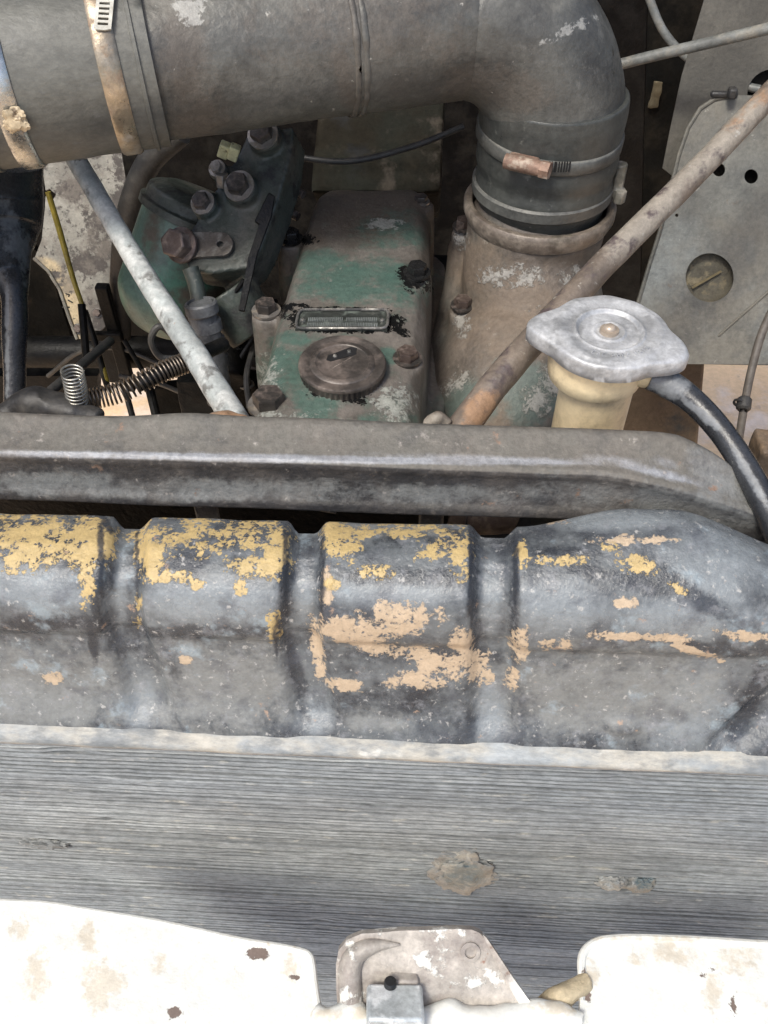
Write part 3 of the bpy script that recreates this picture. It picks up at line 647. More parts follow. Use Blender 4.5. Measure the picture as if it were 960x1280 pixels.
m = MB(); x_, y_, z_ = Vector((1, 0, 0)), Vector((0, -1, 0)), Vector((0, 0, 1))
def angpt(o, px, r):      # azimuth on a vertical cylinder facing the lens at px
    best = None
    for k in range(-90, 91):
        a = math.radians(k); p = o+Vector((math.sin(a)*r, -math.cos(a)*r, 0)); q = proj(np.array([p]))[0][0]
        if best is None or abs(q-px) < best[0]: best = (abs(q-px), a, p)
    return best[1], best[2]
a_, p_ = angpt(oc, 654, RD*1.09); Mx = Matrix.Rotation(a_, 3, 'Z')
m = MB(); m.box(p_+Vector((0, 0, 0)), (.026, .010, .013), Mx); sc_ = part('screw_housing', m, m_rustscrew, cl3, bevel=.002)
d_ = Mx @ Vector((1, 0, 0)); m = MB(); m.cyl(p_-d_*.016+Vector((0, -.004, .001)), p_+d_*.015+Vector((0, -.004, .001)), .0062, seg=18)
m.cyl(p_+d_*.015+Vector((0, -.004, .001)), p_+d_*.023+Vector((0, -.004, .001)), .0072, seg=6); part('screw', m, m_rustscrew, sc_)
m = MB()
for k in range(12):
    aa, pp = angpt(oc, 676+k*3.3, RD*1.067); m.box(pp+Vector((0, 0, .0012*0)), (.0011, .0014, .0085), Matrix.Rotation(aa, 3, 'Z'))
part('worm_slot', m, m_black, cl3)
cl4 = thing('hose_clamp', 'lower hose clamp with its screw block standing out at the right of the sleeve', 'clamp', Vector((ex+RD, yc2, zf+.02)), group='clamps round the duct')
zc4 = zf+Hh*.20; o4 = Vector((ex, yc2, zc4)); part('band', MB().ring(o4, UPV, RD*1.0, RD*1.06, .012), m_duct, cl4)
p4 = W(772, 228, y=yc2-.012); m = MB(); m.box(p4, (.009, .012, .022)); m.cyl(p4+Vector((.003, -.006, -.016)), p4+Vector((.003, -.006, -.004)), .006, seg=6); m.cyl(p4+Vector((0, 0, -.004)), p4+Vector((0, 0, .018)), .006, seg=12)
part('screw_housing', cast(m, .0012, 3), m_cab0, cl4)

# ------------------------------------------------------------------ manifold
man = thing('intake_manifold', 'brown cast intake manifold below the duct with ring flange and bolt bosses', 'manifold', W(640, 500, y=.70))
FO = Vector((ex, yc2, zf)); m = MB()
def dsk(c, r, ax=UPV, h=.02): m.lathe([(r, -h/2), (r, h/2)], c, ax, 48)
path_m = cr([FO+Vector((0, 0, -.008)), FO+Vector((-.006, -.012, -.05)), W(664, 400, y=.735), W(642, 470, y=.695), W(630, 540, y=.66), W(628, 600, y=.65)], 6)
m.tube(path_m, [.060, .062, .072, .080, .088, .090], 40)
m.lathe([(.064, -.036), (.0665, -.010)], FO, UPV, 64)
m.tube(cr([W(588, 300, y=.82), W(586, 380, y=.77), W(578, 440, y=.72), W(590, 510, y=.655), W(592, 580, y=.64)], 6), [.022, .030, .034, .040, .042], 24)
for px, py, y in ((578, 388, .715), (580, 288, .80)):
    P = W(px, py, y=y); m.cyl(P, P+Vector((0, .012, -.09)), .013, .015, 20)
m.tube([W(575, 515, y=.645), W(600, 492, y=.65), W(640, 510, y=.65)], [.02, .027, .024], 20)
b = cast(m, .0028, 22, .0018, 30)
part('body', b, m_mani, man, smooth_deg=80, attrs=dict(rust=[(650, 400, 70, 60), (600, 330, 30, 40), (620, 500, 50, 30, -45)], green=[(590, 505, 35, 25), (660, 490, 40, 45, 0, .9)], scab=[(640, 345, 34, 12, 0, .75), (720, 345, 18, 10, 0, .7), (690, 475, 16, 18, 0, .85), (670, 500, 16, 16, 0, .8), (578, 405, 9, 14, 0, .9), (576, 300, 8, 10, 0, .8), (570, 480, 18, 10, -30, .6), (700, 390, 30, 8, 0, .5)]))
part('flange_ring', MB().lathe([(.0625, .004), (.064, .0055), (.0685, .0055), (.0705, .003), (.0705, -.004), (.067, -.012), (.0625, -.012)], FO, UPV, 80, closed=True), M('worn_flange_edge', (.17, .14, .115), .5, metal=.3, layers=[dict(col=(.26, .22, .18), scale=60, thr=.5, soft=.14, rough=.5), dict(col=(.09, .08, .06), scale=35, thr=.62, soft=.08)], bump=.3), man, smooth_deg=50)

# ------------------------------------------------------------------ bolts
def bolt_meshes():
    hd = MB(); hd.lathe([(.0085, 0), (.0085, .006), (.0078, .0072), (.005, .0074)], (0, 0, 0), UPV, 6); ws = MB().ring(Vector((0, 0, -.001)), UPV, .004, .0115, .0028, 32)
    return hd, ws
def mk(mb, name, mat):
    b = mb.bm(); me = bpy.data.meshes.new(name); b.to_mesh(me); b.free(); me.polygons.foreach_set('use_smooth', [True]*len(me.polygons)); me.set_sharp_from_angle(angle=math.radians(35)); me.materials.append(mat); return me
hd, ws = bolt_meshes()
ME_B = {k: mk(bolt_meshes()[0], 'bolt', mt) for k, mt in dict(n=m_bolt, o=m_oilbolt, g=m_rbolt, z=m_washer).items()}
ME_W = {k: mk(bolt_meshes()[1], 'washer', mt) for k, mt in dict(n=m_washer, o=m_oilbolt, g=m_bolt, z=m_washer).items()}
def bolt(parent, P, ax=UPV, s=1, kind='n', rot=0, name='bolt'):
    me = ME_B[kind]; o = bpy.data.objects.new(name, me); COL.objects.link(o); o.parent = parent
    q = Vector(ax).to_track_quat('Z', 'Y') @ Matrix.Rotation(rot, 3, 'Z').to_quaternion()
    o.location = P-(top(parent).location-Vector((0, 0, H))); o.rotation_mode = 'QUATERNION'; o.rotation_quaternion = q; o.scale = (s, s, s)
    w_ = bpy.data.objects.new('washer', ME_W[kind]); COL.objects.link(w_); w_.parent = o
    return o
bolt(man, W(578, 383, y=.716)+Vector((0, 0, .002)), s=1.0, kind='g', rot=.3)
bolt(man, W(580, 284, y=.80)+Vector((0, 0, .002)), s=1.0, kind='g', rot=.7)

# ------------------------------------------------------------------ valve cover
ZC = -.460
vc = thing('valve_cover', 'worn green cast valve cover with bolts and a narrow data plate', 'valve cover', W(430, 470, z=-.55))
topL = [(308, 500), (330, 440), (350, 372), (372, 300), (384, 262), (392, 240), (408, 231)]
topR = [(528, 231), (538, 242), (538, 300), (536, 360), (532, 420), (527, 480), (522, 545)]
T = [W(px, py, z=ZC) for px, py in topL]+[W(px, py, z=ZC) for px, py in topR]+[W(300, 545, z=ZC)]
cen = sum(T, Vector())/len(T); Bt = [Vector((cen.x+(p.x-cen.x)*1.07, cen.y+(p.y-cen.y)*1.01, ZC-.10)) for p in T]
def ins(P, s_, z_): return [Vector((cen.x+(p.x-cen.x)*s_, cen.y+(p.y-cen.y)*(1-(1-s_)*.45), z_)) for p in P]
m = MB(); m.loft([Vector((p.x, p.y, ZC-.016)) for p in T], Bt); m.loft(ins(T, .86, ZC+.0015), [Vector((p.x, p.y, ZC-.0165)) for p in T]); m.loft(ins(T, .70, ZC+.0035), ins(T, .93, ZC-.010))
fb_ = [Vector((p.x, p.y, ZC-.085)) for p in Bt]; c2 = [Vector((cen.x+(p.x-cen.x)*1.22, cen.y+(p.y-cen.y)*1.03, ZC-.085)) for p in Bt]
m.loft(c2, [p-Vector((0, 0, .02)) for p in c2])
LUG = [(337, 508, -.463, 1.5, 'n', 1), (333, 390, -.475, 1.15, 'n', 1), (363, 300, -.475, 1.1, 'o', 1), (509, 450, -.459, 1.05, 'g', 0), (521, 343, -.459, 1.1, 'o', 0), (526, 254, -.462, .8, 'n', 0)]
for px, py, z_, s_, k_, side in LUG:
    P = W(px, py, z=z_); m.cyl(P+Vector((0, 0, -.10)), P, .017, .0145, 28)
FC = W(428, 455, z=-.447); m.cyl(Vector((FC.x, FC.y, ZC-.03)), Vector((FC.x, FC.y, ZC+.006)), .040, .031, 40)
hp_ = W(478, 508, z=-.462); m.lathe([(.034, -.05), (.030, -.012), (.022, -.002), (.008, .003)], hp_, UPV, 32)
# saddle: the front drops a little, dome across
b = cast(m, .0024, 26, .0012, 22)
part('cover', b, m_cover, vc, smooth_deg=80, attrs=dict(
    green=[(450, 350, 75, 26), (400, 335, 30, 20, 0, .8), (510, 365, 25, 20, 0, .8), (355, 460, 35, 30, -20, .85), (370, 425, 25, 10, 0, .8), (395, 510, 35, 22, 40), (480, 525, 50, 8, 0, .8), (485, 445, 10, 10), (490, 290, 40, 25, 0, .6)],
    dirt=[(450, 255, 110, 40), (540, 330, 12, 120), (330, 500, 30, 12, 0, .6), (400, 280, 60, 25, -30, .7)],
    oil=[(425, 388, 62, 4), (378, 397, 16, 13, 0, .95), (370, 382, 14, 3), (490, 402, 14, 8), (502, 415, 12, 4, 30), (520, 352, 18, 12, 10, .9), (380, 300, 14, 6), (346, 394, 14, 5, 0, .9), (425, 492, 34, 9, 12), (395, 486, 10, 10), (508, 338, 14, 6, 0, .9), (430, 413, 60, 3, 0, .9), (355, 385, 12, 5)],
    scab=[(492, 505, 24, 20, 0, .82), (355, 520, 40, 8, 0, .55), (330, 480, 20, 30, 0, .5), (480, 280, 20, 6)]))
for px, py, z_, s_, k_, side in LUG:
    bolt(vc, W(px, py, z=z_)+Vector((0, 0, .0025)), s=s_*1.0, kind=k_, rot=random.uniform(0, 1))
P = W(338, 512, z=-.463); part('spacer_sleeve', MB().lathe([(.0175, -.012), (.0178, .0), (.015, .0012)], P, UPV, 40), m_oilbolt, vc)
# data plate
zp = ZC+.0062; a = W(374, 389, z=zp); b1 = W(486, 389, z=zp); c = W(484, 411, z=zp); d = W(369, 411, z=zp)
m = MB(); m.plate([a, b1, c, d], [], (0, 0, -.004)); pl = part('data_plate', m, M('dark_plate', (.05, .055, .05), .4, metal=.3, layers=[dict(col=(.12, .14, .12), scale=60, thr=.55, soft=.08)]), vc)
loop = []
def L2(u, v_): return a.lerp(b1, u).lerp(d.lerp(c, u), v_)
for (u0, v0, sx) in ((.03, .15, 0),): pass
rim = [L2(.0, .25), L2(.0, .75), L2(.02, .97), L2(.06, 1.03), L2(.94, 1.03), L2(.98, .97), L2(1.0, .8), L2(1.0, .2), L2(.98, .03), L2(.94, -.03), L2(.06, -.03), L2(.02, .03), L2(.0, .25)]
part('plate_rim', MB().tube([p+Vector((0, 0, .0012)) for p in rim], .0013, 8, caps=False), M('worn_rim', (.26, .25, .23), .35, metal=.6, layers=[dict(col=(.04, .04, .04), scale=60, thr=.5, soft=.1)]), pl)
for u in (.065, .935): part('rivet', MB().lathe([(.0026, 0), (.0022, .0015), (.0008, .0022)], L2(u, .55)+Vector((0, 0, .0002)), UPV, 16), m_silver, pl)
m = MB(); rg = random.Random(11)
for v_ in (.50, .80):
    u = .12
    while u < .88:
        wdt = rg.uniform(.008, .018)
        if not (.50 < u < .53 and v_ < .6): m.box(L2(u+wdt/2, v_)+Vector((0, 0, .0004)), (wdt*.070*1.0, .0045, .0012))
        u += wdt+.006
part('worn_lettering', m, M('worn_letters', (.22, .24, .23), .5, metal=.3), pl)
# filler cap
fc = thing('oil_filler_cap', 'round dark knurled oil filler cap on the front of the valve cover', 'filler cap', FC-Vector((0, 0, .012)))
NT = 50; seg = NT*6
def kn(j, k, a):
    if j in (1, 2, 3): return 1+.016*math.cos(a*NT)
    return 1
prf = [(.029, -.013), (.0325, -.0115), (.0340, -.008), (.0342, -.002), (.0352, -.0012), (.0352, .0004), (.0342, .0018), (.0310, .0022), (.0300, .0016), (.0262, .0014), (.0250, .0024), (.0215, .0026), (.0205, .0018), (.012, .0016), (.001, .0016)]
part('cap_body', MB().lathe(prf, FC, Vector((.02, -.02, 1)), seg, rf=kn), m_fillcap, fc, smooth_deg=40)
xa = (W(448, 436, z=-.445)-W(410, 448, z=-.445)).normalized(); ya = UPV.cross(xa); O = W(428, 442, z=-.4448)
m = MB(); q4 = [O-xa*.0125-ya*.0045, O+xa*.0095-ya*.0055, O+xa*.0135+ya*.001, O+xa*.0105+ya*.0048, O-xa*.0115+ya*.0030, O-xa*.0150-ya*.0015]
m.plate(q4, [], (0, 0, -.002)); sl_ = part('slot_shade_block', m, m_black, fc)  # proud black block standing in for the shade of a sunken slot
for s in (-.0065, .006): part('bright_stud', MB().lathe([(.0018, 0), (.0015, .001), (.0004, .0014)], O+xa*s, UPV, 12), m_silver, sl_)
# rear housing behind the cover
rh = thing('rear_housing', 'dirty olive cast housing behind the valve cover under the duct', 'housing', W(475, 230, y=.95))
m = MB(); A = [W(388, 240, y=.91), W(552, 240, y=.91), W(556, 118, y=1.0), W(398, 118, y=1.0)]
m.loft(A, [p+Vector((0, .12, -.10)) for p in A]); m.tube([W(395, 205, y=.95), W(552, 205, y=.95)], .022, 24)
part('housing', cast(m, .004, 6, .002, 20), M('olive_grime', (.02, .017, .012), .95, spec=.1, layers=[dict(col=(.018, .019, .015), scale=14, thr=.52, soft=.14, rough=.95), dict(col=(.06, .05, .04), scale=25, thr=.6, soft=.08), dict(col=(.02, .02, .02), scale=20, thr=.64, soft=.06)], bump=.4), rh)

# ------------------------------------------------------------------ rods
def rod(name, label, pts, r, mat, attrs=None, foot=True, n=10):
    t = thing(name, label, 'rod', pts[0], group='stay rods across the bay')
    b = MB().tube(cr(pts, n), r, 28).bm(); refine(b, .012); b.normal_update(); disp(b, .0006, 60); part('rod', b, mat, t, attrs=attrs, smooth_deg=70); return t
t = rod('stay_rod', 'pale grey stay rod running down from the duct to the bar at left', [W(300, 536, y=.485), W(248, 450, y=.545), W(178, 340, y=.63), W(104, 215, y=.72), W(70, 160, y=.765)], [.0108, .0100, .0090, .0086, .0086], m_palerod)
m = MB(); m.tube(cr([W(262, 530, y=.478), W(285, 524, y=.478), W(318, 531, y=.476)], 5), [.005, .008, .004], 14); part('weld_foot', cast(m, .0016, 3, .003, 90), m_brownrod, t, attrs=dict(pale=[], rust=[(290, 525, 30, 12)]))
t = rod('stay_rod', 'rust brown stay rod rising from the bar to the upper right corner', [W(572, 542, y=.485), W(640, 455, y=.535), W(760, 325, y=.62), W(880, 205, y=.70), W(1010, 68, y=.78)], [.0118, .0112, .0104, .0100, .0098], m_brownrod,
        attrs=dict(pale=[(800, 270, 60, 30, -45), (900, 170, 90, 30, -45, .9)], rust=[(600, 510, 30, 18, -50), (940, 130, 40, 10, -45, .5)]))
part('weld_foot', cast(MB().tube(cr([W(532, 532, y=.482), W(545, 524, y=.484), W(562, 532, y=.482)], 5), [.004, .007, .004], 12), .0016, 3, .003, 90), m_brownrod, t, attrs=dict(pale=[(545, 525, 20, 10)], rust=[]))

# ------------------------------------------------------------------ springs
def helix(path, R_, turns, wire, mat, name, parent, seg=8, n=26):
    P = cr(path, 12); L = len(P); tot = int(turns*n); pts = []
    T = [(P[min(i+1, L-1)]-P[max(i-1, 0)]).normalized() for i in range(L)]; u = T[0].orthogonal().normalized(); U = []
    for i in range(L): u = (u-T[i]*u.dot(T[i])).normalized(); U.append(u.copy())
    for k in range(tot+1):
        s = k/tot*(L-1); i = min(int(s), L-2); f_ = s-i; p = P[i].lerp(P[i+1], f_); uu = U[i].lerp(U[i+1], f_).normalized(); bb = T[i].cross(uu)
        a = 2*math.pi*k/n; pts.append(p+(uu*math.cos(a)+bb*math.sin(a))*R_)
    return part(name, MB().tube(pts, wire, seg), mat, parent, smooth_deg=80)
s1 = thing('coil_spring', 'bright upright coil spring standing behind the bar at left', 'spring', W(94, 510, y=.50), group='coil springs')
helix([W(98, 512, y=.505), W(95, 488, y=.505), W(90, 463, y=.505)], .0078, 11.5, .00085, m_spring, 'coil', s1)
s2 = thing('coil_spring', 'dark coil spring lying on the black hose beside the upright spring', 'spring', W(160, 495, y=.52), group='coil springs')
helix([W(106, 500, y=.512), W(150, 490, y=.525), W(200, 466, y=.545), W(236, 452, y=.56)], .0078, 27, .0009, M('dark_spring_steel', (.20, .17, .14), .4, metal=.8), 'coil', s2)
hz_ = thing('sleeved_cable', 'black sleeved cable coming out of the lying coil spring', 'cable', W(250, 450, y=.57))
part('cable', MB().tube(cr([W(172, 481, y=.532), W(200, 468, y=.545), W(240, 448, y=.565), W(280, 430, y=.60)], 6), .0062, 14), m_oily, hz_)

# ------------------------------------------------------------------ fuel filter
ff = thing('fuel_filter', 'green bowl fuel filter with grimy head, lever plate and hex bolt', 'fuel filter', W(215, 430, y=0.825))
A = W(248, 262, y=0.820); B = W(212, 372, y=0.785); ax = (A-B).normalized()
R0 = .0545
L0 = (A-B).length
prf = [(.006, -.040), (.028, -.036), (.044, -.022), (R0, -.002), (R0*1.01, .02), (R0*.99, L0*.7), (R0*.97, L0*.9), (R0*.93, L0)]
part('bowl', MB().lathe([(p.x, p.y) for p in cr([Vector((r, h, 0)) for r, h in prf], 4)], B, ax, 64), m_green, ff, smooth_deg=60, attrs=dict(dirt=[(235, 370, 30, 60), (290, 350, 40, 90), (190, 290, 14, 40, 0, .7)]))
part('bowl_rim', MB().ring(B+ax*L0*.93, ax, R0*.9, R0*1.07, .010), m_darkgreen, ff)
m = MB(); m.lathe([(R0*1.0, L0*.96), (R0*.98, L0+.010), (R0*.7, L0+.016)], B, ax, 48)
nH = Vector((-.15, -.62, .77)).normalized(); PH = W(285, 290, y=.735)
def hq(x, y, o=0): return WP(x, y, PH, nH)+nH*o
o_ = [(228, 318), (236, 292), (262, 250), (296, 196), (312, 160), (366, 160), (362, 200), (346, 256), (326, 312), (312, 335), (262, 342), (236, 338)]
tp = [hq(x, y) for x, y in o_]; cn = sum(tp, Vector())/len(tp)
m.loft(tp, [cn+(p-cn)*1.0-nH*.045 for p in tp])
for x0, y0, x1, y1, r_ in ((268, 352, 296, 400, .032),): m.tube([hq(x0, y0, -.03), hq(x1, y1, -.05)], [r_, r_*.8], 20)
HB = ((258, 258, .0125, .008, 1.0), (305, 240, .015, .012, 1.25), (334, 176, .015, .012, 1.25), (276, 216, .009, .008, .7))
for x0, y0, r_, h_, s_ in HB: m.cyl(hq(x0, y0, -.02), hq(x0, y0, h_), r_*1.15, r_, 22)
m.tube([hq(270, 240, -.012), hq(318, 250, -.012)], .012, 14)
part('head', cast(m, .0022, 4, .001, 40), m_darkgreen, ff, smooth_deg=80)
for x0, y0, r_, h_, s_ in HB: bolt(ff, hq(x0, y0, h_+.002), ax=nH, s=s_, kind='n' if s_ > .8 else 'z', rot=x0)
# lever plate facing the lens
PLn = nH.copy(); P0 = hq(232, 310, .006)
def lev(cx, cy, r, a0, a1, n=12): return [WP(cx+r*math.cos(math.radians(a0+(a1-a0)*i/n)), cy+r*math.sin(math.radians(a0+(a1-a0)*i/n)), P0, PLn) for i in range(n+1)]
outer = lev(236, 306, 16, 90, 270)+lev(276, 305, 15, -80, 80)
hole = lev(275, 305, 4, 0, 330, 11)
part('lever_plate', MB().plate(outer, [hole], -PLn*.004), m_darkgrey if False else M('lever_steel', (.11, .10, .09), .4, metal=.5, layers=[dict(col=(.2, .19, .17), scale=50, thr=.55, soft=.08)]), ff, bevel=.0012)
m = MB(); q = P0+(PLn+Vector((-.25, -.3, 0))).normalized()*.001; part('banjo_washer', MB().lathe([(.0165, 0), (.0165, .003), (.015, .004)], q, (PLn+Vector((-.25, -.3, 0))), 28), m_rbolt, ff); part('banjo_bolt', MB().lathe([(.0135, 0), (.0135, .016), (.0122, .0175)], q, (PLn+Vector((-.25, -.3, 0))), 6), M('rusty_hex', (.15, .115, .10), .42, metal=.4, layers=[dict(col=(.28, .22, .18), scale=60, thr=.55, soft=.08)]), ff, bevel=.001)
for px, py in ((287, 196), (299, 199)):
    part('connector_plug', MB().box(hq(px, py, .014), (.0095, .011, .013), Matrix.Rotation(.4, 3, 'Y')), m_fitting, ff, bevel=.0012)
part('small_nut', MB().cyl(hq(281, 236, .004), hq(283, 224, .012), .0070, seg=6), m_washer, ff, bevel=.0008)
for px, py in ((352, 234), (346, 262)):
    P = W(px, py, y=0.845); m = MB(); m.cyl(P, P+Vector((.012, -.006, .002)), .0065, seg=6); m.cyl(P+Vector((.012, -.006, .002)), P+Vector((.024, -.012, -.001)), .0046, seg=14); part('clamp_screw', m, m_bolt, ff)
# dark control lever beside the filter
lv = thing('control_lever', 'dark flat control lever hanging between the fuel filter and valve cover', 'lever', W(310, 400, y=.70))
m = MB(); Pn = Vector((.2, -.7, .6)).normalized(); P00 = W(325, 300, y=.715)
o_ = [(336, 240), (344, 245), (340, 270), (322, 318), (306, 390), (298, 388), (310, 322), (324, 280), (318, 276)]
m.plate([WP(x, y, P00, Pn) for x, y in o_], [], -Pn*.006); part('arm', m, m_oily, lv, bevel=.001)
part('wire_hook', MB().tube(cr([W(305, 350, y=.70), W(290, 375, y=.695), W(302, 392, y=.69), W(326, 398, y=.69)], 6), .0022, 8), m_oily, lv)
# wrapped hose under the lever plate
wh = thing('fuel_hose', 'grey tape wrapped fuel hose behind the pale rod', 'hose', W(265, 450, y=.66))
part('pipe', MB().tube(cr([W(238, 335, y=.70), W(246, 360, y=.69), W(250, 385, y=.68)], 6), .0075, 16), m_darkgreen, wh)
b = MB().tube(cr([W(248, 380, y=.67), W(258, 415, y=.665), W(268, 460, y=.66), W(275, 500, y=.66)], 8), .013, 20).bm(); part('wrap', b, m_grey, wh)
for i in range(4):
    P = W(252+i*5, 385+i*22, y=.668); part('tape_turn', MB().ring(P, Vector((-.12, .25, 1)), .0125, .0152, .012, 28), m_grey, wh)
lp_ = thing('wire_loop', 'grey wire loop hanging below the green filter bowl', 'wire', W(205, 440, y=.66))
part('loop', MB().tube(cr([W(222, 425, y=.66), W(200, 408, y=.655), W(189, 425, y=.65), W(200, 446, y=.65), W(222, 448, y=.655)], 8), .0032, 10), m_darkgrey, lp_)

# ------------------------------------------------------------------ left side
fn = thing('rubber_funnel', 'big dark rubber funnel hose at the left edge narrowing to a tube', 'hose', W(18, 515, y=.64))
pts = [W(-15, 195, y=.80), W(-15, 240, y=.79), W(-12, 285, y=.77), W(-4, 315, y=.752), W(9, 344, y=.735), W(17, 372, y=.715), W(18, 440, y=.68), W(18, 520, y=.64)]
b = MB().tube(cr(pts, 8), [.050, .052, .048, .038, .022, .0125, .0112, .0112], 40).bm(); b.normal_update(); disp(b, .0018, 20); part('funnel', b, m_hose, fn, attrs=dict(dusty=[(20, 300, 14, 60, -20, .7), (9, 430, 3, 90, 0, .8)]), smooth_deg=80)
sp = thing('spotted_panel', 'cream sheet metal panel with rust and dirt spots at left', 'panel', W(100, 425, y=.95))
nS = Vector((.05, -.8, .6)).normalized(); PS = W(100, 320, y=.98)
o_ = [(50, 190), (150, 180), (158, 230), (157, 270), (142, 310), (140, 400), (128, 412), (112, 422), (97, 424), (88, 400), (75, 362), (60, 338), (43, 323), (52, 300), (56, 262), (57, 245), (66, 250), (70, 243), (62, 236), (57, 238)]
b = MB().plate([WP(x, y, PS, nS) for x, y in o_], [], -nS*.003).bm(); refine(b, .006)
part('sheet', b, m_spot, sp, attrs=dict(clean=[(82, 385, 22, 50, -20), (60, 335, 20, 12, 30)], dirt=[(110, 330, 26, 14), (90, 235, 20, 14), (128, 395, 16, 26), (70, 345, 14, 12, 0, .7), (125, 290, 26, 50, 0, .62), (150, 240, 10, 60, 0, .8)]), smooth_deg=40)
part('folded_edge', MB().tube([WP(x, y, PS, nS)+nS*.002 for x, y in ((43, 323), (60, 338), (75, 362), (88, 400), (97, 424))], .0022, 8), m_spot, sp)
m = MB()
for st in (((74.6, 368.5), (78, 375), (81, 379.5)), ((82, 367), (87, 368.5), (85.5, 371)), ((85, 375), (90.7, 378.3)), ((78, 384), (87, 384)), ((83, 393), (85, 395.5))):
    m.tube([WP(x, y, PS, nS)+nS*.0004 for x, y in st], .0009, 6)
part('marker_scribble', m, m_black, sp)
for px, py in ((98, 411), (122, 391)): bolt(sp, WP(px, py, PS, nS)+nS*.001, ax=nS, s=.6, kind='g')
yc_ = thing('yellow_cable', 'thin yellow dipstick cable in front of the spotted panel', 'cable', W(110, 400, y=.9))
part('cable', MB().tube(cr([W(60, 240, y=.93), W(75, 290, y=.92), W(92, 350, y=.90), W(108, 395, y=.88), W(124, 440, y=.86), W(138, 490, y=.80)], 6), [.0034, .0036, .0032, .0028, .0024, .0022], 10), m_yellow, yc_)
part('sleeve', MB().tube(cr([W(106, 388, y=.87), W(120, 432, y=.85), W(130, 470, y=.83), W(135, 485, y=.8)], 4), .0038, 10), m_oily, yc_)
bh = thing('heater_hose', 'dark ribbed heater hose curving down behind the pale rod', 'hose', W(150, 400, y=.90))
part('hose', MB().tube(cr([W(225, 165, y=.90), W(185, 205, y=.90), W(160, 270, y=.90), W(152, 340, y=.90), W(150, 420, y=.90)], 8), .0135, 24), m_darkgrey, bh)
sb = thing('support_bracket', 'black upright bracket below the heater hose', 'bracket', W(145, 480, y=.86))
m = MB(); m.box(W(146, 425, y=.88), (.016, .012, .16)); m.box(W(128, 420, y=.87), (.05, .008, .012)); part('bracket', m, m_oily, sb, bevel=.002)
tr = thing('throttle_rod', 'dark thin rod slanting behind the upright spring', 'rod', W(100, 490, y=.62), group='thin linkage rods')
part('rod', MB().tube([W(60, 492, y=.60), W(138, 426, y=.72)], .0048, 12), m_darkgrey, tr)
tr = thing('throttle_rod', 'short black rod leaning left of the yellow cable foot', 'rod', W(108, 450, y=.8), group='thin linkage rods')
part('rod', MB().tube([W(102, 380, y=.84), W(108, 450, y=.8)], .0045, 10), m_oily, tr)
tr = thing('throttle_rod', 'thin black rod slanting under the green filter bowl', 'rod', W(170, 460, y=.8), group='thin linkage rods')
part('rod', MB().tube([W(155, 425, y=.82), W(182, 470, y=.80)], .003, 10), m_oily, tr)
for i, (p0, p1, lb) in enumerate((((152, 470), (168, 530), 'left of the two black rods crossing the sand gap'), ((183, 470), (198, 530), 'right of the two black rods crossing the sand gap'))):
    t = thing('brake_pipe', lb, 'pipe', W(*p1, y=.9), group='black pipes in front of the sand gap'); part('pipe', MB().tube([W(*p0, y=.95), W(*p1, y=.9)], .0045 if i == 0 else .0065, 10), m_oily, t)
fl = thing('chassis_bracket', 'rusty brown chassis bracket low at the right of the sand gap', 'bracket', W(220, 520, y=.95))
m = MB(); A = [W(192, 486, y=.98), W(330, 478, y=.98), W(330, 560, y=.98), W(206, 560, y=.98)]; m.plate(A, [], (0, .02, 0)); part('plate', m, m_brownpanel, fl, bevel=.003)
cm = thing('chassis_member', 'black chassis member closing the lower left of the bay', 'chassis', W(60, 540, y=.95))
m = MB(); m.plate([W(-150, 470, y=1.0), W(122, 470, y=1.0), W(122, 700, y=1.0), W(-150, 700, y=1.0)], [], (0, .02, 0)); m.plate([W(205, 540, y=1.02), W(520, 540, y=1.02), W(520, 700, y=1.02), W(205, 700, y=1.02)], [], (0, .02, 0)); part('member', m, m_oily, cm)

# clutter in the dark gap between filter and cover
cl_ = thing('injection_pump', 'oily black injection pump in the dark gap left of the valve cover', 'pump', W(290, 450, y=.75))
m = MB(); m.box(W(300, 440, y=.80)+Vector((-.01, 0, -.03)), (.09, .16, .10)); m.cyl(W(285, 480, y=.70), W(285, 440, y=.74), .022, seg=20); m.cyl(W(300, 415, y=.76), W(300, 395, y=.77), .012, seg=16)
part('pump_body', cast(m, .003, 4, .002, 40), m_oily, cl_)
for px, py in ((298, 430), (312, 405), (292, 405)): bolt(cl_, W(px, py, y=.735), s=.9, kind='o')
part('fuel_line', MB().tube(cr([W(318, 430, y=.70), W(308, 470, y=.66), W(312, 510, y=.64)], 5), .003, 8), m_darkgrey, cl_)

for k_, (nm_, lb_, pts_, rr_) in enumerate((
    ('fuel_pipe', 'thin steel fuel pipe looping from the filter head down beside the cover', [W(300, 345, y=.80), W(318, 372, y=.78), W(322, 410, y=.74), W(300, 450, y=.72), W(285, 500, y=.70)], .0026),
    ('fuel_pipe', 'thin steel fuel pipe running low behind the pale rod', [W(150, 470, y=.80), W(200, 480, y=.78), W(250, 500, y=.74), W(300, 505, y=.70)], .0028),
    ('fuel_pipe', 'dark thin pipe crossing behind the spotted panel foot', [W(60, 470, y=.90), W(100, 440, y=.89), W(150, 436, y=.88), W(200, 455, y=.87)], .0030))):
    t = thing(nm_, lb_, 'pipe', pts_[-1], group='thin pipes in the dark bay'); part('pipe', MB().tube(cr(pts_, 8), rr_, 10), m_darkgrey, t, smooth_deg=80)
for px, py, y in ((292, 460, .73), (318, 455, .72), (308, 480, .71)): bolt(cl_, W(px, py, y=y), s=.7, kind='n')
